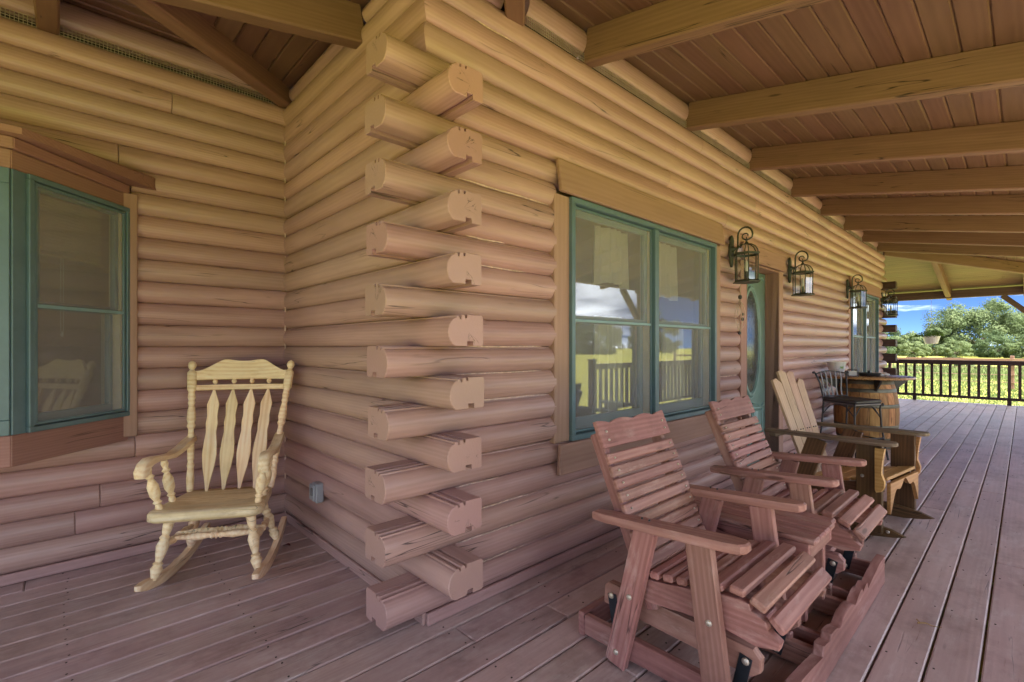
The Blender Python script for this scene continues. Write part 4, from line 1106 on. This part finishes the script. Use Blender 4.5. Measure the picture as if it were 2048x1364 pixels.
def bar_chair():
    r = thing('bar_chair', 'black metal bar chair with slatted back and padded vinyl seat', 'chair', TR(5.36, -.47, 0, R(-26)))
    bmt = 'black_metal'
    def tb(name, pts, rad, mat=bmt, n=7): return MB().tube(pts, rad, n).build(name, mat, r, smooth=60)
    for sx in (-1, 1):
        tb('back_leg', [(sx * .215, .235, 0), (sx * .19, .195, .35), (sx * .18, .18, .62), (sx * .185, .185, .68), (sx * .205, .205, .82), (sx * .235, .235, .93), (sx * .252, .25, .955), (sx * .268, .245, .95), (sx * .266, .238, .933)], .0105)
        tb('front_leg', [(sx * .235, -.25, 0), (sx * .20, -.205, .35), (sx * .19, -.195, .56), (sx * .197, -.2, .61), (sx * .21, -.212, .618), (sx * .215, -.216, .60), (sx * .205, -.208, .592)], .0105)
        tb('side_brace', [(sx * .185, .182, .48), (sx * .185, .10, .575), (sx * .187, -.01, .607), (sx * .188, -.10, .578), (sx * .19, -.19, .48)], .006)
        tb('foot_rail', [(sx * .205, .212, .22), (sx * .212, -.222, .22)], .007)
    tb('front_brace', [(-.19, -.19, .47), (-.11, -.19, .575), (0, -.19, .61), (.11, -.19, .575), (.19, -.19, .47)], .006)
    tb('foot_rail', [(-.212, -.222, .24), (.212, -.222, .24)], .007)
    MB().box((0, -.01, .612), (.385, .40, .018), .004).build('seat_frame', 'grey_metal', r, smooth=0)
    MB().box((0, -.012, .642), (.40, .41, .044), .016).build('seat_cushion', 'vinyl', r, smooth=40)
    tb('top_rail', [(-.235 + .47 * i / 10, .235 + .03 * math.sin(math.pi * i / 10), .93 + .03 * math.sin(math.pi * i / 10)) for i in range(11)], .009)
    tb('low_rail', [(-.185 + .37 * i / 8, .185 + .02 * math.sin(math.pi * i / 8), .672) for i in range(9)], .008)
    for i in range(5):
        f = (i + 1) / 6; x0 = -.185 + .37 * f; x1 = -.235 + .47 * f; s_ = math.sin(math.pi * f)
        m = MB(); pts = [Vector((x0 + (x1 - x0) * t, .187 + .018 * s_ + .05 * t + .006 * math.sin(t * math.pi * 2), .672 + (.258 + .03 * s_) * t)) for t in [q / 8 for q in range(9)]]
        vs = []
        for p in pts: vs += [p + Vector((dx, dy, 0)) for dx, dy in ((-.010, -.002), (.010, -.002), (.010, .002), (-.010, .002))]
        m.add(vs, [(0, 1, 2, 3), (35, 34, 33, 32)] + [(4 * a + j, 4 * a + (j + 1) % 4, 4 * a + 4 + (j + 1) % 4, 4 * a + 4 + j) for a in range(8) for j in range(4)]).build('back_slat', 'grey_metal', r, smooth=50)
    return r
bar_chair()

BX, BYY = 6.22, -.45
def barrel():
    r = thing('barrel_table', 'round table top on an old oak barrel with grey hoops', 'table', TR(BX, BYY, 0))
    Hh = .852; ns = 20
    def rad(z): return .268 + .068 * math.sin(math.pi * (z / Hh)) ** .9
    for i in range(ns):
        a0, a1 = 2 * math.pi * i / ns + .006, 2 * math.pi * (i + 1) / ns - .006; vs = []; K = 9
        j = random.uniform(-.0015, .0015)
        ac = (a0 + a1) / 2
        for q in range(K):
            z = Hh * q / (K - 1)
            for a, dr in ((a0, j - .002), (ac, j + .003), (a1, j - .002), (a1, -.03), (a0, -.03)): vs.append(((rad(z) + dr) * math.cos(a), (rad(z) + dr) * math.sin(a), z))
        fs = [(0, 1, 2, 3, 4), tuple(5 * (K - 1) + t for t in (4, 3, 2, 1, 0))] + [(5 * q + t, 5 * q + (t + 1) % 5, 5 * q + 5 + (t + 1) % 5, 5 * q + 5 + t) for q in range(K - 1) for t in range(5)]
        # local x up the stave for the grain
        T = Matrix(((0, 0, 1, 0), (0, 1, 0, 0), (-1, 0, 0, 0), (0, 0, 0, 1))); Ti = T.inverted()
        MB().add([Ti @ Vector(v) for v in vs], fs).build('stave', 'oak', r, T, 40)
    for z, h in ((.035, .05), (.125, .04), (.275, .045), (.53, .045), (.715, .045), (.815, .05)):
        MB().lathe([(rad(z - h / 2) + .003, z - h / 2), (rad(z - h / 2) + .006, z - h / 2 + .003), (rad(z) + .007, z), (rad(z + h / 2) + .006, z + h / 2 - .003), (rad(z + h / 2) + .003, z + h / 2)], 40, cap=False).build('hoop', 'hoop', r, smooth=50)
    MB().lathe([(.0, Hh - .03), (.24, Hh - .03), (.24, Hh)], 30).build('barrel_head', 'oak', r)
    MB().lathe([(.001, .855), (.475, .855), (.49, .860), (.495, .870), (.491, .880), (.475, .884), (.001, .884)], 64).build('table_top', 'table', r, smooth=35)
    for a in (-150, -60, 30, 120):
        T = Matrix.Rotation(R(a), 4, 'Z')
        MB().prism([(.27, .853), (.46, .853), (.45, .83), (.30, .70), (.292, .66), (.275, .66)], .02).build('bracket', 'black_metal', r, T)
    return r
barrel()
TOP = .884
def on_table(px, py): return BX + px, BYY + py

x_, y_ = on_table(-.13, .28)
pot = thing('flower_pot', 'white tapered plastic pot with a small green print on the barrel table', 'pot', TR(x_, y_, TOP, R(-40)))
MB().lathe([(.07, 0), (.075, .004), (.10, .150), (.104, .152), (.106, .170), (.099, .170), (.095, .150), (.07, .012), (.001, .012)], 32).build('pot_body', 'white', pot, smooth=40)
pm = MB()
for dx, dz, rr in ((0, 0, .016), (.014, .010, .010), (-.014, .008, .010), (.006, -.010, .009), (.022, -.004, .008), (-.02, -.006, .007)):
    o = [(dx + rr * math.cos(t * math.pi / 4), .10 + dz + rr * .6 * math.sin(t * math.pi / 4)) for t in range(8)]
    q = .0912; pm.add([(x, -math.sqrt((.0705 + .03 * z / .15 + .0255 * z / .15 * 0 + .0018) ** 2 * 1.36 - x * x) if False else -math.sqrt(max(1e-6, (.0755 + .0245 * (z - .004) / .146 + .0012) ** 2 - x * x)), z) for x, z in o], [tuple(range(8))])
M['print'] = plain('green_print', (.22, .40, .12), .6)
pm.build('green_print', 'print', pot)
x_, y_ = on_table(-.12, -.06)
ash = thing('ashtray', 'round black metal ashtray pan with a knob on the barrel table', 'ashtray', TR(x_, y_, TOP))
MB().lathe([(.085, 0), (.105, .006), (.118, .034), (.124, .036), (.124, .041), (.112, .038), (.098, .012), (.001, .010)], 30).build('pan', 'black_metal', ash, smooth=40)
MB().lathe([(.012, .012), (.012, .05), (.018, .056), (.016, .068), (.004, .072)], 12).build('knob', 'black_metal', ash, smooth=50)
MB().tube([(.10, -.05, .038), (.16, -.06, .045), (.185, -.06, .043)], .006, 6).build('handle', 'grey_metal', ash)
x_, y_ = on_table(-.28, .08)
wc = thing('wire_caddy', 'small dark wire napkin caddy between the white pot and the ashtray', 'caddy', TR(x_, y_, TOP, R(25)))
for i in range(5):
    MB().tube([(-.06 + .03 * i, -.05, .004), (-.06 + .03 * i, -.05, .06), (-.06 + .03 * i, -.03, .085), (-.06 + .03 * i, .03, .085), (-.06 + .03 * i, .05, .06), (-.06 + .03 * i, .05, .004)], .0022, 5).build('hoop_wire', 'black_metal', wc)
MB().box((0, 0, .004), (.14, .11, .006), .002).build('tray', 'black_metal', wc); MB().box((.0, 0, .035), (.012, .09, .055), .003).box((.028, 0, .035), (.012, .09, .055), .003).build('napkin', 'paper', wc)
def crumple(name, label, loc, s_, sd, mat='paper'):
    rr = random.Random(sd); bm = bmesh.new(); bmesh.ops.create_icosphere(bm, subdivisions=3, radius=1)
    for v in bm.verts:
        k_ = 1 + .28 * math.sin(v.co.x * 5 + sd) * math.sin(v.co.y * 6 + 1) + rr.uniform(-.09, .09); v.co *= k_
        v.co.x *= s_[0]; v.co.y *= s_[1]; v.co.z = max(v.co.z * s_[2], -s_[2] * .6) + s_[2] * .6
    me = bpy.data.meshes.new(name); bm.to_mesh(me); bm.free(); me.materials.append(M[mat])
    o = place(name, me, None, Matrix.Translation(loc)); return o
x_, y_ = on_table(.22, -.10)
tag(crumple('paper_bundle', '', (x_, y_, TOP), (.16, .10, .022), 3), 'flat crumpled white paper lying on the open side of the barrel table', 'paper')

# ------------------------------------------------------------------ wall lanterns
def lantern(x, label):
    r = thing('wall_lantern', label, 'lantern', TR(x, -.034, 2.06), 'verdigris carriage lanterns on the front wall')
    lm = 'lantern'; c = -.135
    # back plate
    o = [(0, .150), (.022, .135), (.036, .105), (.030, .075), (.040, .05), (.044, 0), (.040, -.045), (.026, -.07), (.022, -.10), (.010, -.125), (0, -.135)]
    MB().prism(o + [(-a, b_) for a, b_ in reversed(o[1:-1])], .02, bev=.004).build('back_plate', lm, r, TR(0, -.006, .03), 35)
    MB().lathe([(.03, 0), (.028, .012), (.015, .02), (.012, .04)], 14, TR(0, -.014, .055, rx=R(90))).build('boss', lm, r, smooth=50)
    # scroll arm
    pts = [(0, -.03, .055), (0, -.052, .052), (0, -.062, .075), (0, -.062, .15)]
    for i in range(9):
        a = R(180 - 22.5 * i); pts.append((0, -.122 + .060 * math.cos(R(180)) * 0 + (-.060) * math.cos(R(22.5 * i)) * -1, 0) if False else (0, -.124 + .062 * math.cos(R(22.5 * i)), .165 + .068 * math.sin(R(22.5 * i))))
    for i in range(1, 12):
        a = 180 + 33 * i; q = .060 * (1 - i / 13.5); pts.append((0, c + (q * math.cos(R(a))) * 1.0, .165 - .012 * i / 11 + q * math.sin(R(a)) * .85))
    MB().tube(pts, [.008] * 13 + [.0075 - .00025 * i for i in range(len(pts) - 13)], 8).build('scroll_arm', lm, r, smooth=60)
    MB().tube([(0, c, .120), (0, c, .145)], .004, 6).lathe([(.004, .128), (.012, .118), (.007, .108), (.014, .098), (.020, .086), (.010, .078)], 12, Matrix.Translation((0, c, 0))).build('finial', lm, r, smooth=50)
    # dome ribs, cap, cage
    HR = .098
    hx = [(HR * math.cos(R(60 * i + 30)), c + HR * math.sin(R(60 * i + 30))) for i in range(6)]
    for x0, y0 in hx:
        MB().tube([(x0, y0, 0), (x0 * .94, c + (y0 - c) * .94, .03), (x0 * .72, c + (y0 - c) * .72, .062), (x0 * .4, c + (y0 - c) * .4, .080), (x0 * .08, c + (y0 - c) * .08, .086)], .0045, 6).build('dome_rib', lm, r, smooth=60)
        MB().tube([(x0 * .97, c + (y0 - c) * .97, -.235), (x0, y0, 0)], .0048, 6).build('cage_post', lm, r, smooth=60)
    dm = MB(); vs = []
    for sc, z in ((1, -.0), (.94, .03), (.72, .062), (.4, .080), (.08, .086)): vs += [(a * sc * .985, c + (b_ - c) * sc * .985, z) for a, b_ in hx]
    dm.add(vs, [(6 * q + i, 6 * q + (i + 1) % 6, 6 * q + 6 + (i + 1) % 6, 6 * q + 6 + i) for q in range(4) for i in range(6)]).build('dome_glass', 'lamp_glass', r, smooth=0)
    def hexring(name, r0, r1, z0, z1, mat=lm):
        m = MB(); vs = []
        for q, z in ((r0, z0), (r1, z0 + (z1 - z0) * .35), (r1, z1), (r0 * .88, z1)): vs += [(q * math.cos(R(60 * i + 30)), c + q * math.sin(R(60 * i + 30)), z) for i in range(6)]
        m.add(vs, [(6 * q + i, 6 * q + (i + 1) % 6, 6 * ((q + 1) % 4) + (i + 1) % 6, 6 * ((q + 1) % 4) + i) for q in range(4) for i in range(6)]).build(name, mat, r, smooth=0)
    hexring('top_ring', HR * 1.0, HR * 1.13, -.016, .004)
    m = MB(); vs = []
    for q, z in ((HR * 1.0, -.232), (HR * 1.20, -.246), (HR * 1.16, -.253), (HR * .3, -.258)): vs += [(q * math.cos(R(60 * i + 30)), c + q * math.sin(R(60 * i + 30)), z) for i in range(6)]
    m.add(vs, [tuple(range(6)), tuple(range(23, 17, -1))] + [(6 * q + i, 6 * q + (i + 1) % 6, 6 * q + 6 + (i + 1) % 6, 6 * q + 6 + i) for q in range(3) for i in range(6)]).build('base_plate', lm, r, smooth=0)
    for i in range(6):
        a, b_ = hx[i], hx[(i + 1) % 6]
        MB().add([(a[0] * .955, c + (a[1] - c) * .955, -.232), (b_[0] * .955, c + (b_[1] - c) * .955, -.232), (b_[0] * .985, c + (b_[1] - c) * .985, -.014), (a[0] * .985, c + (a[1] - c) * .985, -.014)], [(0, 1, 2, 3)]).build('glass_pane', 'lamp_glass', r, smooth=0)
    MB().lathe([(.030, -.232), (.030, -.222), (.012, -.215), (.012, -.155)], 12, Matrix.Translation((0, c, 0))).build('socket', lm, r, smooth=50)
    MB().lathe([(.010, -.155), (.014, -.14), (.016, -.115), (.012, -.085), (.004, -.06), (.001, -.05)], 12, Matrix.Translation((0, c, 0))).build('bulb', 'bulb', r, smooth=60)
lantern(3.17, 'verdigris wall lantern between the double window and the teal door')
lantern(4.72, 'verdigris wall lantern just beyond the teal door')
lantern(7.27, 'verdigris wall lantern on the near side of the far window')
lantern(9.75, 'verdigris wall lantern by the far cabin corner')

# ------------------------------------------------------------------ small things on and near the wall
ch = thing('wind_chime', 'wire wind chime with dark beads hanging under the nearest lantern', 'wind chime', TR(3.22, -.065, 1.84))
MB().tube([(0, .03, .02), (0, -.02, .03), (0, -.03, .015)], .004, 6).build('hook', 'bolt', ch)
MB().tube([(0, -.03, .015), (.004, -.03, -.09), (0, -.03, -.17)], .0022, 5).build('chain', 'wire', ch)
for i in range(7):
    a = i * 51.4; q = .045 + .012 * (i % 3); pts = []
    for t in range(13):
        f = t / 12; pts.append((q * math.sin(math.pi * f) * math.cos(R(a + 60 * f)), -.03 + .6 * q * math.sin(math.pi * f) * math.sin(R(a + 60 * f)), -.17 - .30 * f + .02 * math.sin(f * 9 + i)))
    MB().tube(pts, .0019, 5).build('wire_loop', 'wire', ch, smooth=60)
for dx, dy, z, s_ in ((0, -.03, -.15, .017), (.03, -.04, -.345, .013), (.065, -.03, -.30, .011), (-.01, -.03, -.47, .014)):
    MB().lathe([(.004, -s_ * 1.2), (s_, -s_ * .7), (s_, s_ * .7), (.004, s_ * 1.2)], 8, Matrix.Translation((dx, dy, z))).build('bead', 'black_metal', ch)

ob = thing('outlet_box', 'small grey weatherproof outlet box low on the side wall', 'outlet', TR(-.03, 1.13, .36))
MB().box((-.014, 0, 0), (.05, .078, .118), .008).build('box', 'grey', ob); MB().box((-.045, .0, .006), (.016, .07, .098), .006).build('cover', 'grey', ob)
MB().box((-.056, -.012, .012), (.008, .022, .05), .003).build('latch', 'grey_metal', ob)

mt = thing('door_mat', 'pale striped woven mat on the deck in front of the door', 'mat', TR(3.96, -.47, .004, R(2)))
MB().box((0, 0, .006), (1.0, .66, .012), .003).build('mat_body', 'mat', mt, smooth=0)
for i in range(22): bar('rib', (-.49, -.315 + .03 * i, .0145), (.49, -.315 + .03 * i, .0145), .016, .006, 'mat', mt, bev=.002)

def fallen_leaf(x, y, rz, mat, label, s_=1.0):
    vs = []; n = 7
    for i in range(n + 1):
        f = i / n; w_ = .016 * math.sin(math.pi * f) ** .8 * s_
        for sx in (-1, 0, 1): vs.append((sx * w_, (f - .5) * .055 * s_, .004 + .006 * abs(sx) * math.sin(f * 3) + .004 * math.sin(f * 5)))
    o = MB().add(vs, [(3 * i + j, 3 * i + j + 1, 3 * i + j + 4, 3 * i + j + 3) for i in range(n) for j in (0, 1)]).build('fallen_leaf', mat, None, TR(x, y, .002, rz), 60)
    tag(o, label, 'leaf')
M['dry_leaf'] = plain('dry_leaf', (.35, .22, .08), .7, var=.2); M['red_leaf'] = plain('dark_red_leaf', (.10, .02, .025), .6, var=.2)
fallen_leaf(-.16, 1.33, .7, 'red_leaf', 'dark red fallen leaf on the deck behind the cream rocking chair')
tw = MB().tube([(0, 0, .006), (.03, .01, .010), (.055, .004, .006), (.085, .012, .005)], [.003, .0025, .002, .001], 6).tube([(.01, .003, .008), (.0, .02, .014)], .0022, 5).build('twig', 'dry_leaf', None, TR(1.62, -1.50, 0, R(-75)), 60)
tag(tw, 'small curled dry twig on the deck in front of the glider', 'twig')

# ------------------------------------------------------------------ hanging planter
hp = thing('hanging_planter', 'white hanging pot with trailing green plant at the far deck end', 'planter', TR(XF - .02, -.36, 1.31))
MB().lathe([(.10, 0), (.115, .01), (.155, .165), (.163, .168), (.163, .182), (.148, .182), (.14, .16), (.001, .15)], 28).build('pot', 'white', hp, smooth=40)
for i in range(3):
    a = R(120 * i + 20); MB().tube([(.158 * math.cos(a), .158 * math.sin(a), .178), (0, 0, .62)], .002, 5).build('hanger_wire', 'wire', hp)
MB().tube([(0, 0, .62), (0, 0, BZ0 - 1.31)], .003, 5).build('hook_wire', 'wire', hp)
fm = MB(); rr = random.Random(5)
for i in range(620):
    a = rr.uniform(0, 2 * math.pi); L = rr.uniform(.05, .26) * (1.5 if 1.2 < a < 3.6 else .85); q = Vector((math.cos(a) * L, math.sin(a) * L, .19 + rr.uniform(0, .13) * (1 - L / .5) - .25 * max(0, L - .16)))
    d = Vector((rr.uniform(-1, 1), rr.uniform(-1, 1), rr.uniform(-.3, 1))).normalized(); e = d.cross(Vector((rr.uniform(-1, 1), rr.uniform(-1, 1), .3))).normalized(); s_ = rr.uniform(.018, .04)
    fm.add([q - e * s_ * .3, q + d * s_, q + e * s_ * .3, q - d * s_ * .6], [(0, 1, 2, 3)])
fm.build('foliage', 'fern', hp, smooth=0)

# ------------------------------------------------------------------ trees, shrubs, fence, grass
def crown_mesh(name, rx, ry, rz, nclump, nleaf, leaf, seed, mat, low=-.85):
    """leaf-sized quads gathered in clumps over a lumpy dome"""
    rr = random.Random(seed); m = MB(); cl = []
    for i in range(nclump):
        a = rr.uniform(0, 2 * math.pi); e = math.asin(rr.uniform(low, 1)); d = rr.uniform(.45, 1.0) ** .6
        l_ = 1 + .12 * math.sin(a * 3 + seed) + .08 * math.sin(a * 5 + e * 4)
        cl.append((Vector((rx * d * l_ * math.cos(e) * math.cos(a), ry * d * l_ * math.cos(e) * math.sin(a), rz * d * math.sin(e) * l_)), rr.uniform(.13, .26) * min(rx, ry)))
    for i in range(nleaf):
        c, q = cl[rr.randrange(nclump)]
        d = Vector((rr.gauss(0, 1), rr.gauss(0, 1), rr.gauss(0, 1))).normalized() * q * rr.uniform(.55, 1.05); d.z *= .75
        p = c + d; nrm = (d.normalized() * 1.3 + Vector((rr.uniform(-.5, .5), rr.uniform(-.5, .5), rr.uniform(-.1, .7)))).normalized()
        t = nrm.cross(Vector((rr.uniform(-1, 1), rr.uniform(-1, 1), rr.uniform(-1, 1)))).normalized(); b_ = nrm.cross(t); s_ = leaf * rr.uniform(.6, 1.3)
        m.add([p - t * s_, p - b_ * s_ * .55, p + t * s_, p + b_ * s_ * .55], [(0, 1, 2, 3)])
    me = bpy.data.meshes.new(name); me.from_pydata(m.v, [], m.f); me.materials.append(M[mat])
    return me
def trunk_mesh(h, r0, seed):
    rr = random.Random(seed); m = MB(); m.tube([(0, 0, -.3), (.05, .02, h * .3), (0, .05, h * .6), (.1, 0, h)], [r0 * 1.25, r0, r0 * .8, r0 * .5], 9)
    for i in range(7):
        a = i * .9 + rr.uniform(-.3, .3); z = h * (.55 + .06 * i); L = h * rr.uniform(.5, .9)
        m.tube([(0, .03, z), (math.cos(a) * L * .5, math.sin(a) * L * .5, z + L * .3), (math.cos(a) * L, math.sin(a) * L, z + L * .65)], [r0 * .45, r0 * .3, r0 * .1], 6)
    return m.mesh('trunk', 'bark', 60)
CR = {'oak': crown_mesh('crown', 8.2, 8.2, 5.6, 170, 42000, .18, 4, 'leaf'), 'round': crown_mesh('crown', 4.6, 4.6, 3.6, 90, 16000, .15, 9, 'leaf'),
      'pale': crown_mesh('crown', 4.2, 4.2, 3.0, 80, 14000, .15, 21, 'leaf2'), 'bush': crown_mesh('crown', 1.5, 1.5, .95, 36, 2600, .10, 33, 'leaf2')}
TRK = {'oak': trunk_mesh(3.2, .5, 1), 'round': trunk_mesh(2.2, .25, 2), 'pale': trunk_mesh(2.0, .22, 3), 'bush': trunk_mesh(.5, .05, 4)}
def tree(kind, x, y, label, sc=1.0, rz=0, group=None, sz=1.0, cat='tree', name=None):
    t = thing(name or {'oak': 'oak_tree', 'round': 'leafy_tree', 'pale': 'leafy_tree', 'bush': 'shrub'}[kind], label, cat, TR(x, y, -.75, rz) @ Matrix.Diagonal((sc, sc, sc * sz, 1)), group)
    place('trunk', TRK[kind], t); place('crown', CR[kind], t, Matrix.Translation((0, 0, {'oak': 3.7, 'round': 2.9, 'pale': 2.5, 'bush': .6}[kind])))
    return t
G = 'trees beyond the far pasture'
tree('oak', 127, 4.0, 'large broad rounded oak tree rising above the far railing', 1.06, .3)
for kd, x, y, sc, lb in (
    ('round', 128, 18.0, .85, 'mid green tree seen below and left of the hanging pot'), ('pale', 118, 13.4, .8, 'pale green lower tree in the gap beside the big oak'),
    ('round', 142, 25.5, 1.0, 'dark green tree seen just beside the far cabin corner'), ('pale', 116, 20.0, .92, 'pale yellow green tree against the far log ends'),
    ('pale', 110, -2.5, .72, 'pale green tree at the foot of the big oak, right side'), ('round', 150, -10.5, 1.15, 'green tree at the right edge behind the big oak'),
    ('round', 119, 9.6, .75, 'dark bushy tree tucked under the big oak, left side'), ('pale', 106, 6.0, .55, 'low pale bushy tree in front of the big oak trunk'),
    ('round', 112, 1.6, .62, 'low dark bushy tree in front of the big oak, centre'), ('round', 108, 16.5, .62, 'low dark green bushy tree nearest the far log ends'),
    ('pale', 104, 11.0, .50, 'small pale bushy tree below the hanging pot'), ('round', 135, -20, 1.1, 'green tree beyond the right edge of the pasture'),
    ('pale', 140, 36, 1.1, 'pale tree hidden behind the far end wall'), ('round', 104, 23.5, .6, 'low green bushy tree behind the cabin corner'), ('round', 105, -8.0, .7, 'low green bushy tree at the right edge of the pasture')):
    tree(kd, x, y, lb, sc, (x * 7.3) % 6, G)
rr = random.Random(77)
# trees across the front lawn, seen mirrored in the panes
for i, (x, y, kd, sc) in enumerate(((-10, -78, 'round', 1.2), (4, -85, 'oak', .8), (18, -80, 'round', 1.4), (31, -76, 'pale', 1.3), (44, -84, 'oak', .9), (58, -74, 'round', 1.3), (72, -70, 'pale', 1.4), (88, -66, 'oak', .85), (104, -60, 'round', 1.4))):
    tree(kd, x, y, 'tree in the row across the front lawn, mirrored in the window panes', sc, i * .7, 'row of trees across the front lawn')
for i in range(16):
    y = -6 + i * 1.55 + rr.uniform(-.5, .5); x = 44 + rr.uniform(-5, 7)
    tree('bush', x, y, 'low weedy shrub in the rough strip behind the pasture fence', rr.uniform(.32, .62), rr.uniform(0, 6), 'weedy shrubs behind the fence', cat='shrub')

fx = 28.4
fence = thing('pasture_fence', 'brown post and rail pasture fence with wires beyond the deck', 'fence', TR(fx, 0, -.62))
FY = [-1.45 + 4.15 * i for i in range(-3, 6)]
for y in FY:
    bar('post', (0, y, -.2), (0, y, 1.475), .13, .13, 'fence', fence, up=(1, 0, 0), bev=.01)
for a, b_ in zip(FY[:-1], FY[1:]):
    bar('top_rail', (-.085, a, 1.30), (-.085, b_, 1.30), .05, .11, 'fence', fence)
    for z in (.98, .66, .34):
        MB().tube([(-.07, a, z), (-.07, (a + b_) / 2, z - .015), (-.07, b_, z)], .011, 5).build('wire', 'fence', fence)

def grass():
    rr = random.Random(3); m = MB()
    for i in range(60000):
        x = 14.2 + rr.random() ** 1.6 * 42; y = rr.uniform(-5 - x * .05, 5 + x * .16)
        h = rr.uniform(.035, .095) * (1 + (x - 14) * .035) * (2.6 if 38 < x < 52 and rr.random() < .5 else 1); a = rr.uniform(0, 6.28); w_ = h * .28
        dx, dy = math.cos(a) * w_, math.sin(a) * w_; lx, ly = rr.uniform(-.4, .4) * h, rr.uniform(-.4, .4) * h
        z = -.63 + .25 * math.sin((x - 3) * .05 + 1) * math.sin(y * .043) * min(1, max(0, (math.hypot(x - 3, y) - 25) / 60))
        m.v += [(x - dx, y - dy, z), (x + dx, y + dy, z), (x + lx, y + ly, z + h)]; k_ = len(m.v); m.f.append((k_ - 3, k_ - 2, k_ - 1))
    me = bpy.data.meshes.new('grass_tufts'); me.from_pydata(m.v, [], m.f); me.materials.append(M['grass'])
    tag(place('grass_tufts', me), 'sunlit short grass of the lawn and pasture beyond the deck', 'grass', kind='stuff')
grass()
